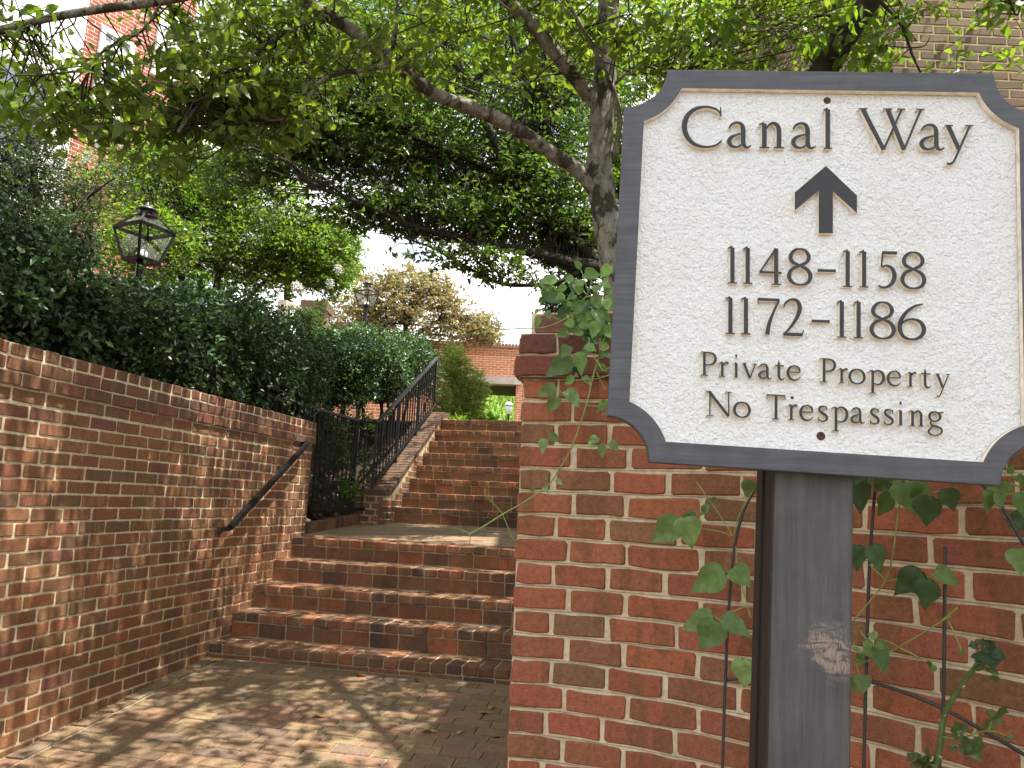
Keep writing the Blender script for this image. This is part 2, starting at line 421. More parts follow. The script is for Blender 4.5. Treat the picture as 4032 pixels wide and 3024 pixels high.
# ------------------------------------------------------------------ stairs
def u_at(t, pt, off=0):
    return ((Vector(pt)-G_*t).dot(WN)+off)/E_.dot(WN)
LW0 = (-2.8531, 0, 0); RW0 = (.03, 2.3, 0); CW0 = (-2.6095, 0, 0)
def flight(name, nsteps, t1, go, z1, left, tback, zlow, limit):
    mb = MB(); items = []
    for k in range(nsteps):
        t = t1+go*k; z = z1+RISE*k
        tb = tback if k == nsteps-1 else t+go+.06
        ua, ub = u_at(t, left, -.02), u_at(t, RW0, .03)
        c0 = on_grid(ua, t+.014, 0); c1 = on_grid(ub, t+.014, 0)
        d0 = on_grid(u_at(tb, left, -.02), tb, 0); d1 = on_grid(u_at(tb, RW0, .03), tb, 0)
        zt = z-.004; zb = zlow if k == 0 else z-RISE-.02
        vs = [Vector((p.x, p.y, zz)) for zz in (zb, zt) for p in (c0, c1, d1, d0)]
        mb.add(vs, [(0, 1, 5, 4), (4, 5, 6, 7), (1, 2, 6, 5), (0, 4, 7, 3)])
        ul, ur = u_at(t, left, .0), u_at(t, RW0, .0)
        u = ul+.004
        while u+.094 < ur+.06:
            me = box_brick_mesh(.0935, .196, .058, random.randrange(8), [M_STEP], ch=.006, jit=.0022)
            c = on_grid(u+.047, t+.098+random.uniform(-.002, .002), z-.029+random.uniform(-.0012, .0012))
            items.append((me, frame(c, E_, G_), jcol(random.choice(STEPC), .15))); u += .1035
        u = ul+.004-(.0 if k % 2 else .1)
        while u < ur:
            w = .197; uu = u
            if u < ul: w = .197-(ul-u); uu = ul+.003
            me = face_brick_mesh(round(w, 2), .092, .07, random.randrange(7), [M_STEP])
            c = on_grid(uu+w/2, t+.0085, z-.068-.046)
            items.append((me, frame(c, E_, G_), jcol(random.choice(STEPC), .15))); u += .2075
        if k < nsteps-1 and go > .26:
            u = ul+.004-random.uniform(0, .15)
            while u < ur:
                w = .197; uu = u
                if u < ul: w = .197-(ul-u); uu = ul+.003
                if w > .03:
                    me = box_brick_mesh(round(w, 2), .075, .058, random.randrange(8), [M_STEP])
                    items.append((me, frame(on_grid(uu+w/2, t+.245, z-.030), E_, G_), jcol(random.choice(STEPC), .15)))
                u += .2075
    st = tag(mb.build(name, M_MORTS), kind='structure')
    place_bricks(st, items, None, M_STEPJ, limit)
    return st
flight('lower_stairs', 5, T1, GO, Z1, LW0, 6.25, -.1, 300)
UT1, UGO, UZ1 = 7.98, .2494, EYE-.0968
flight('upper_stairs', 8, UT1, UGO, UZ1, CW0, 10.9, .9, 300)
# landing
ZL0, ZL1 = Z1+RISE*4, EYE-.2614
def zl(t): return ZL0+(ZL1-ZL0)*(t-6.0)/1.98
lm = MB()
q = [on_grid(u_at(6.19, LW0, -.02), 6.19), on_grid(u_at(6.19, RW0, .03), 6.19), on_grid(u_at(8.05, RW0, .03), 8.05), on_grid(u_at(8.35, LW0, -.02), 8.35)]
lm.add([Vector((p.x, p.y, zl(p.dot(G_))-.005)) for p in q], [(0, 1, 2, 3)])
ld = tag(lm.build('landing', M_MORTP), kind='structure')
items = []; t = 6.25; row = 0
while t < 8.3:
    u = u_at(t, LW0, .0)+(.0 if row % 2 else -.1); ur = u_at(t, RW0, 0) if t < 7.93 else u_at(t, CW0, -.28)
    ul = u_at(t, LW0, 0)
    while u < ur:
        w = .196; uu = u
        if u < ul: w -= ul-u; uu = ul
        me = box_brick_mesh(round(w, 2), .0935, .05, random.randrange(8), [M_PAVE])
        s2 = Vector((G_.x, G_.y, .0495)).normalized()
        items.append((me, frame(on_grid(uu+w/2, t, zl(t)-.024+random.uniform(-.0015, .0015)), E_, s2, E_.cross(s2)), jcol(random.choice(PAVC), .15))); u += .204
    t += .101; row += 1
place_bricks(ld, items, None, M_PAVEJ)

# ------------------------------------------------------------------ curved garden wall on the right
TH0, THK = R(11), R(38)
def warc(s, off=0):
    """plan point on the wall face at arc length s, moved `off` towards the viewer; heading"""
    n = max(2, int(abs(s)/.02)); x, y = .03, 2.30
    for i in range(n):
        ss = (i+.5)/n*s; th = TH0+THK*min(max(ss, 0), 1.3); x += math.cos(th)*s/n; y -= math.sin(th)*s/n
    th = TH0+THK*min(max(s, 0), 1.3)
    return Vector((x-math.sin(th)*off, y-math.cos(th)*off, 0)), th
_tab = [(s, warc(s)) for s in np.arange(-.3, 2.4, .02)]
def on_wall(px, py, off=.1):
    """point of the photo's pixel on the curved surface standing `off` in front of the wall"""
    r = ray(px, py); k = r.x/r.y; prev = None
    for s, (p, th) in _tab:
        q = Vector((p.x-math.sin(th)*off, p.y-math.cos(th)*off, 0)); kk = q.x/q.y
        if prev and kk >= k:
            f = (k-prev[1])/(kk-prev[1]); y = lerp(prev[0].y, q.y, f); return EV+r*(y/r.y)
        prev = (q, kk)
    return EV+r*(prev[0].y/r.y)
ZA = EYE-.03
gw = empty('garden_wall', (.4, 2.3, .2), 'curved red brick garden wall with stepped cap behind the sign', 'wall')
mb = MB(); NS = 44
def strip(mb, s0, s1, off, z0, z1, back=.22):
    n = NS; vs = []
    for i in range(n+1):
        s = lerp(s0, s1, i/n); p, th = warc(s, off); b = p+Vector((math.sin(th), math.cos(th), 0))*back
        for q in (p, b):
            for z in (z0, z1): vs.append((q.x, q.y, z))
    fs = []
    for i in range(n):
        a = i*4; b = a+4
        fs += [(a, b, b+1, a+1), (a+1, b+1, b+3, a+3), (a+2, a+3, b+3, b+2)]
    fs += [(0, 1, 3, 2), (n*4, n*4+2, n*4+3, n*4+1)]
    mb.add(vs, fs)
strip(mb, .004, 2.2, -.0068, -.2, ZA+CH*6); strip(mb, -.008, 2.2, .010, ZA+CH*6, ZA+CH*8); strip(mb, .02, 2.2, -.012, ZA+CH*8, ZA+CH*9)
mb.build('mortar', M_MORT, gw)
items = []
JA = [0, .165, .33, .535, .745, .955, 1.165, 1.375, 1.585, 1.8, 2.01, 2.2]; JB = [0, .11, .275, .44, .64, .85, 1.06, 1.27, 1.48, 1.69, 1.9, 2.1]
JB2 = [0, .11, .275, .475, .68, .89, 1.1, 1.31, 1.52, 1.73, 1.94, 2.15]
def arcbrick(s0, s1, zc, off, h, cols, mort=.011):
    w = s1-s0-mort
    if w < .03: return
    p, th = warc((s0+s1)/2, off+random.uniform(-.0012, .0012))
    X = Vector((math.cos(th), -math.sin(th), 0)); Y = Vector((math.sin(th), math.cos(th), 0))
    me = face_brick_mesh(round(w, 2) if w < .19 else round(w, 3), h, .08, random.randrange(9), [M_BR], jit=.0029)
    p.z = zc+random.uniform(-.0015, .0015)
    tilt = Matrix.Rotation(random.uniform(-.004, .004), 4, 'Y')
    items.append((me, frame(p, X, Y)@tilt, jcol(random.choice(cols), .10)))
RW = [(.32, .110, .062), (.31, .106, .062), (.33, .12, .065), (.30, .106, .062), (.29, .115, .064), (.315, .118, .063), (.265, .120, .067), (.235, .124, .066), (.33, .115, .06)]
for k in range(-21, 6):
    zc = ZA+CH*(k+.5); J = (JB if k % 4 < 2 else JB2) if (k % 2) else JA
    J = list(J)
    J = [J[0]]+[j+random.uniform(-.008, .008) for j in J[1:]]
    for a, b in zip(J, J[1:]): arcbrick(a, b, zc, 0, .0570, RW)
CAPR = [(.16, .062, .042), (.185, .066, .043), (.14, .06, .042), (.2, .07, .045)]
for k, off, J in ((6, .0265, JA), (7, .018, JB2), (8, -.004, JA)):
    JJ = [J[0]-(.022 if k == 6 else .012 if k == 7 else -.028)]+list(J[1:])
    if k == 7: JJ = [-.012, .105, .245, .44, .64, .85, 1.06, 1.27, 1.48, 1.69, 1.9, 2.1]
    for a, b in zip(JJ, JJ[1:]): arcbrick(a, b, ZA+CH*(k+.5), off, .0585, CAPR)
# return along the stairs
ret = MB()
def rslab(mb, ya, yb, off, thick, z0, z1):
    a = Vector((rwall_x(ya), ya, 0))-WN*off; b = Vector((rwall_x(yb), yb, 0))-WN*off
    c = (a+b)/2+WN*thick/2; c.z = (z0+z1)/2; mb.box(c, (b-a)/2, WN*thick/2, Vector((0, 0, (z1-z0)/2)))
rslab(ret, 2.33, 7.9, -.004, .22, -.2, ZA+CH*6); rslab(ret, 2.33, 7.9, .015, .24, ZA+CH*6, ZA+CH*8)
rslab(ret, 7.9, 10.6, -.004, .22, .5, 3.1)
ret.build('return_mortar', M_MORT, gw)
for k in range(-21, 24):
    zc = ZA+CH*(k+.5); s = (0 if k % 2 else -.1)+.02; off = 0 if k < 6 else (.0265 if k == 6 else .018)
    if k >= 8: s += 5.68
    s1 = 5.68 if k < 8 else 8.3
    s = max(s, .0)
    while s < s1:
        w = .196 if not (s < .02 and k % 2 == 0) else .09
        p = Vector(RW0)+WA*(s+w/2)-WN*(off if k < 8 else 0); p.z = zc
        me = face_brick_mesh(w, .057, .08, random.randrange(5), [M_BR])
        items.append((me, frame(p, -WA, WN), jcol(random.choice(RW)))); s += w+.0115
place_bricks(gw, items, None, M_BRJ, 290)

# ------------------------------------------------------------------ cheek wall beside the upper stairs
ck = empty('cheek_wall', (-1.3, 8.2, 1.25), 'low sloping brick cheek wall carrying the black railing', 'wall')
CT = .31
def cline(y, off=0): return Vector((-2.6095+.1669*y, y, 0))-WN*off
prof = [(8.03, 1.575), (8.24, 1.585), (10.28, 2.665), (10.55, 2.675)]
mb = MB(); vs = []
for y, z in prof:
    for off in (.004, CT-.004):
        p = cline(y, off); vs += [(p.x, p.y, .9), (p.x, p.y, z-.06)]
fs = []
for i in range(3):
    a = i*4; b = a+4; fs += [(a, b, b+1, a+1), (a+1, b+1, b+3, a+3), (a+2, a+3, b+3, b+2)]
fs += [(0, 1, 3, 2), (12, 14, 15, 13)]
mb.add(vs, fs); mb.build('mortar', M_MORTS, ck)
def ztop(y):
    for (a, za), (b, zb) in zip(prof, prof[1:]):
        if a <= y <= b: return lerp(za, zb, (y-a)/(b-a))
    return prof[-1][1]
items = []
for k in range(0, 27):                               # right face
    zc = 1.04+CH*k; s = 8.03/math.cos(HW)+(.0 if k % 2 else -.1)
    while s < 10.5/math.cos(HW):
        y = (s+.1)*math.cos(HW); w = .196
        s_a = max(s, 8.03/math.cos(HW)); w = s+.196-s_a
        yf = (s_a)*math.cos(HW)
        if w > .03 and zc+.03 < ztop(min(max(yf+.03, 8.03), 10.5))-.06 and zc > 1.15:
            p = cline(0)+WA*(s_a+w/2); p.z = zc
            items.append((face_brick_mesh(round(w, 2), .057, .05, random.randrange(5), [M_STEP]), frame(p, WA, -WN), jcol(random.choice(STEPC))))
        s += .2075
for k in range(0, 5):                                # front face
    zc = 1.21+.0665*k; j = [0, .135, CT] if k % 2 else [0, .08, .2, CT]
    for a, b in zip(j, j[1:]):
        p = cline(8.03-.002, (a+b)/2); p.z = zc
        items.append((face_brick_mesh(round(b-a-.01, 2), .057, .05, random.randrange(5), [M_STEP]), frame(p, WN, WA), jcol(random.choice(STEPC))))
y = 8.035; i = 0
while y < 10.52:                                     # rowlock top
    dy = .07 if y < 8.2 or y > 10.25 else .062
    z = ztop(y+dy/2); slope = math.atan2(ztop(min(y+dy, 10.55))-ztop(y), dy/math.cos(HW))
    a = Vector((WA.x*math.cos(slope), WA.y*math.cos(slope), math.sin(slope)))
    p = cline(y+dy/2, CT/2); p.z = z-.03
    me = box_brick_mesh(.0605, CT+.012, .06, i % 6, [M_STEP]); i += 1
    items.append((me, frame(p, a, -WN, a.cross(-WN)), jcol(random.choice([(.095, .062, .042), (.082, .055, .038), (.11, .066, .043)])))); y += dy
place_bricks(ck, items, None, M_STEPJ)

# curb of the planting bed
cu = empty('planter_curb', lwall(7.2)+Vector((0, 0, 1.2)), 'low brick curb edging the mulch bed beside the landing', 'curb')
items = []; y = 6.85
while y < 8.1:
    p = lwall(y+.1)-WN*.045; p.z = zl(p.dot(G_))+.03
    items.append((box_brick_mesh(.196, .09, .13, random.randrange(6), [M_STEP]), frame(p, WA, -WN), jcol(random.choice(STEPC)))); y += .2
p0 = lwall(8.13)
u = .05
while u < .5:
    p = p0+WN*(u+.0)+WA*.0; p.z = zl(7.95)+.03
    if (p-cline(p.y, CT)).dot(WN) > -.1: break
    items.append((box_brick_mesh(.196, .09, .13, random.randrange(6), [M_STEP]), frame(p, WN, WA), jcol(random.choice(STEPC)))); u += .2
place_bricks(cu, items, None, M_STEPJ)

# planting beds
def bed(name, f, x0, x1, y0, y1, nx, ny, m, inside=None):
    mb = MB(); idx = {}; vs = []
    for j in range(ny+1):
        for i in range(nx+1):
            x, y = lerp(x0, x1, i/nx), lerp(y0, y1, j/ny); idx[i, j] = len(vs); vs.append((x, y, f(x, y)))
    fs = []
    for j in range(ny):
        for i in range(nx):
            q = (idx[i, j], idx[i+1, j], idx[i+1, j+1], idx[i, j+1])
            if inside is None or all(inside(*vs[k][:2]) for k in q): fs.append(q)
    mb.add(vs, fs, 0, True); return tag(mb.build(name, m), kind='structure')
def zbed(x, y):
    d = (Vector(lwall(y))-Vector((x, y, 0))).dot(WN)-.1
    k = max(0, min(1, (y-6.3)/.7)); k2 = max(0, min(1, (y-8)/3.0))
    low = 1.27+min(max(d, 0)*.55, .9)
    z = lerp(2.03+.02*d, low, k)
    z = lerp(z, max(z, 2.5), k2)
    return z+.02*math.sin(x*17)*math.cos(y*13)
def lwall_b(y): return -2.8531+.1668*y-.03
# left bed keeps behind the wall, the curb and the cheek wall
mb = MB(); NY, NX = 70, 40; vs = []
for j in range(NY+1):
    y = lerp(.3, 11.4, j/NY); xr = lwall_b(y)-(.2 if y < 6.75 else 0) if y < 8.13 else cline(y, CT-.05).x
    for i in range(NX+1):
        x = lerp(xr, xr-9, (i/NX)**1.6); vs.append((x, y, zbed(x, y)))
fs = [(j*(NX+1)+i, (j+1)*(NX+1)+i, (j+1)*(NX+1)+i+1, j*(NX+1)+i+1) for j in range(NY) for i in range(NX)]
mb.add(vs, fs, 0, True); tag(mb.build('planting_bed', M_SOIL), kind='structure')
mb = MB(); vs = []; NY = 40
for j in range(NY+1):
    y = lerp(.9, 12, j/NY)
    xr = rwall_x(y)+.2 if y > 2.35 else None
    if xr is None:
        xr = 2.2
        for s, (p, th) in _tab:
            if p.y <= y: xr = p.x+.2*math.sin(th)+.1; break
    for i in range(13): vs.append((lerp(xr, xr+9, i/12), y, 1.86))
fs = [(j*13+i, j*13+i+1, (j+1)*13+i+1, (j+1)*13+i) for j in range(NY) for i in range(12)]
mb.add(vs, fs); tag(mb.build('side_bed', M_SOIL), kind='structure')

# ------------------------------------------------------------------ sign
SC = Vector((.519, 1.253, EYE+.421)); yaw, lean, rl = .107, -.012, .030
su = Vector((math.cos(yaw), -math.sin(yaw), 0)); sn = Vector((-math.sin(yaw), -math.cos(yaw), 0))
sv = Vector((0, 0, 1))*math.cos(lean)-sn*math.sin(lean)
su, sv = su*math.cos(rl)-sv*math.sin(rl), su*math.sin(rl)+sv*math.cos(rl)
sn = su.cross(sv).normalized()
SW, SH = .70, .704
def sp(u, v, n): return SC+su*u+sv*v+sn*n
def uv_of(px, py, n=-.004):
    P = onplane(px, py, sp(0, 0, n), sn)-SC; return P.dot(su), P.dot(sv)
post_uv = [uv_of(3034, 2300, -.031)[0], uv_of(3358, 2300, -.031)[0]]
sg = empty('street_sign', sp((post_uv[0]+post_uv[1])/2, -1.9, -.09), 'white scooped corner sign with grey frame on grey wooden post', 'sign')
def outline(i, r, n=10):
    e = math.sqrt(max(r*r-i*i, 0)); a0 = math.asin(i/r); P = []
    for cx, cy, rot in ((-SW/2, SH/2, 0), (SW/2, SH/2, 1), (SW/2, -SH/2, 2), (-SW/2, -SH/2, 3)):
        for k in range(n+1):
            a = lerp(a0, math.pi/2-a0, k/n)
            # corner TL, local dx right, dy down ; sweep from left edge to top edge
            dx, dy = math.sin(a)*r, math.cos(a)*r
            if rot == 0: P.append((cx+dx, cy-dy))
            elif rot == 1: P.append((cx-dy, cy-dx))
            elif rot == 2: P.append((cx-dx, cy+dy))
            else: P.append((cx+dy, cy+dx))
    return P
m, t = newmat('sign_grey_paint'); oc = worldpos(t)
mpn = nd(t, 'ShaderNodeMapping'); t.links.new(oc, mpn.inputs['Vector']); mpn.inputs['Scale'].default_value = (6, 6, 160)
n1 = noise(t, mpn.outputs['Vector'], 1, 4, .6); n2 = noise(t, oc, 25, 5, .6)
f1 = ramp(t, n2.outputs['Fac'], .3, .7, (.052, .056, .068), (.073, .078, .094))
n6 = ramp(t, n1.outputs['Fac'], .3, .7, (.78, .78, .78), (1.2, 1.2, 1.2)); n3 = noise(t, oc, 55, 4, .8); f3 = ramp(t, n3.outputs['Fac'], .70, .73); f1_m = mix(t, 1, f1.outputs['Color'], n6.outputs['Color'], 'MULTIPLY'); cc = mix(t, f3.outputs['Color'], f1_m, (.018, .017, .017))
finish(t, cc, .55, .4, n1.outputs['Fac'], .22, .002); M_SGREY = m
m, t = newmat('sign_stipple_white'); oc = worldpos(t)
v1 = noise(t, oc, 210, 3, .6); v2 = noise(t, oc, 90, 2, .5)
ad = nd(t, 'ShaderNodeMath', operation='ADD'); t.links.new(v1.outputs['Fac'], ad.inputs[0]); t.links.new(v2.outputs['Fac'], ad.inputs[1])
n4 = noise(t, oc, 7, 5, .6); f4 = ramp(t, n4.outputs['Fac'], .35, .8, (.79, .82, .85), (.75, .765, .77))
n5 = noise(t, oc, 60, 4, .8); f5 = ramp(t, n5.outputs['Fac'], .715, .75); cc = mix(t, f5.outputs['Color'], f4.outputs['Color'], (.45, .33, .25))
finish(t, cc, .5, .4, ad.outputs[0], 1.0, .009); M_SWHITE = m
M_CREAM = plain('sign_cream_edge', (.74, .67, .55), .7, .3, .22, 60, .2)
# frame
A, B = outline(0.0, .0735), outline(.036, .106); N = len(A)
A2 = outline(.0015, .075)
mb = MB()
vs = [sp(u, v, -.0015) for u, v in A]+[sp(u, v, 0) for u, v in A2]+[sp(u, v, 0) for u, v in B]+[sp(u, v, -.0125) for u, v in B]+[sp(u, v, -.03) for u, v in A]
f0 = []; f1_ = []
for k in range(N):
    j = (k+1) % N
    f0 += [(k, j, N+j, N+k)[::-1], (N+k, N+j, 2*N+j, 2*N+k)[::-1], (4*N+k, 4*N+j, j, k)[::-1]]; f1_.append((2*N+k, 2*N+j, 3*N+j, 3*N+k)[::-1])
f0.append(tuple(4*N+k for k in range(N)))
mb.add(vs, f0, 0); b_ = len(mb.f)
mb.f += [list(f) for f in f1_]; mb.mi += [1]*len(f1_); mb.sm += [False]*len(f1_)
fr = mb.build('frame', [M_SGREY, M_CREAM], sg); fr['label'] = 'dark grey painted frame with scooped corners'
mb = MB(); C_ = outline(.0365, .1065)
mb.add([sp(u, v, -.0115) for u, v in C_], [tuple(range(N))[::-1]]); mb.build('panel', M_SWHITE, sg)
# post
m, t = newmat('post_grey_wood'); oc = worldpos(t)
mpn = nd(t, 'ShaderNodeMapping'); t.links.new(oc, mpn.inputs['Vector']); mpn.inputs['Scale'].default_value = (90, 90, 3.5)
n1 = noise(t, mpn.outputs['Vector'], 1, 6, .65); n2 = noise(t, oc, 14, 5, .6)
f1 = ramp(t, n2.outputs['Fac'], .3, .7, (.060, .060, .062), (.086, .086, .089))
f2 = ramp(t, n1.outputs['Fac'], .30, .62, (.6, .6, .6), (1.1, 1.1, 1.1)); cc = mix(t, .8, f1.outputs['Color'], f2.outputs['Color'], 'MULTIPLY')
# worn patch: paint rubbed off to bare wood in arcs
pc = sp(*uv_of(3262, 2565, -.031), -.031)
sb = nd(t, 'ShaderNodeVectorMath', operation='SUBTRACT'); t.links.new(oc, sb.inputs[0]); sb.inputs[1].default_value = pc
ln = nd(t, 'ShaderNodeVectorMath', operation='LENGTH'); t.links.new(sb.outputs['Vector'], ln.inputs[0])
fr_ = ramp(t, ln.outputs['Value'], .022, .058, (1, 1, 1), (0, 0, 0))
mpa = nd(t, 'ShaderNodeMapping'); t.links.new(oc, mpa.inputs['Vector']); mpa.inputs['Rotation'].default_value = (0, .5, 0); mpa.inputs['Scale'].default_value = (22, 22, 75)
na = noise(t, mpa.outputs['Vector'], 1, 4, .6); na.inputs['Distortion'].default_value = 1.2; wv = ramp(t, na.outputs['Fac'], .44, .60)
mpw = nd(t, 'ShaderNodeMapping'); t.links.new(oc, mpw.inputs['Vector']); mpw.inputs['Scale'].default_value = (520, 520, 90); nw = noise(t, mpw.outputs['Vector'], 1, 3, .6); gr = ramp(t, nw.outputs['Fac'], .34, .62)
pr = nd(t, 'ShaderNodeMath', operation='MULTIPLY'); t.links.new(fr_.outputs['Color'], pr.inputs[0]); t.links.new(wv.outputs['Color'], pr.inputs[1])
pr2 = nd(t, 'ShaderNodeMath', operation='MULTIPLY'); t.links.new(pr.outputs[0], pr2.inputs[0]); t.links.new(gr.outputs['Color'], pr2.inputs[1])
pr3 = ramp(t, pr2.outputs[0], .05, .55); prm = nd(t, 'ShaderNodeMath', operation='MULTIPLY'); t.links.new(pr3.outputs['Color'], prm.inputs[0]); prm.inputs[1].default_value = .75
cc = mix(t, prm.outputs[0], cc, (.30, .235, .19))
finish(t, cc, .58, .35, n1.outputs['Fac'], 1.0, .006); M_POST = m
M_POSTD = plain('post_black_groove', (.012, .011, .011), .7, .3, .3, 30, .3)
pu0, pu1 = post_uv; pd = pu1-pu0
mb = MB(); b3 = .003
prf = [(pu0+b3, -.031), (pu1-b3, -.031), (pu1, -.031-b3), (pu1, -.031-pd), (pu0, -.031-pd), (pu0, -.031-b3)]
vs = [sp(u, v, n_) for v in (.28, -1.95) for u, n_ in prf]
mb.add(vs, [tuple(range(6))[::-1]]+[(k, (k+1) % 6, 6+(k+1) % 6, 6+k) for k in range(6)])
mb.mi = [0, 0, 0, 0, 0, 1, 1][:len(mb.mi)]; mb.build('post', [M_POST, plain('post_black_side', (.020, .017, .015), .6, .35, .3, 40, .3)], sg)
mb = MB(); mb.box(sp(pu0-.0012, -.85, -.031-pd*.52), su*.0022, sn*.004, sv*1.1); mb.build('side_batten', M_POSTD, sg)  # black strip laid on the side for the dark line of a groove

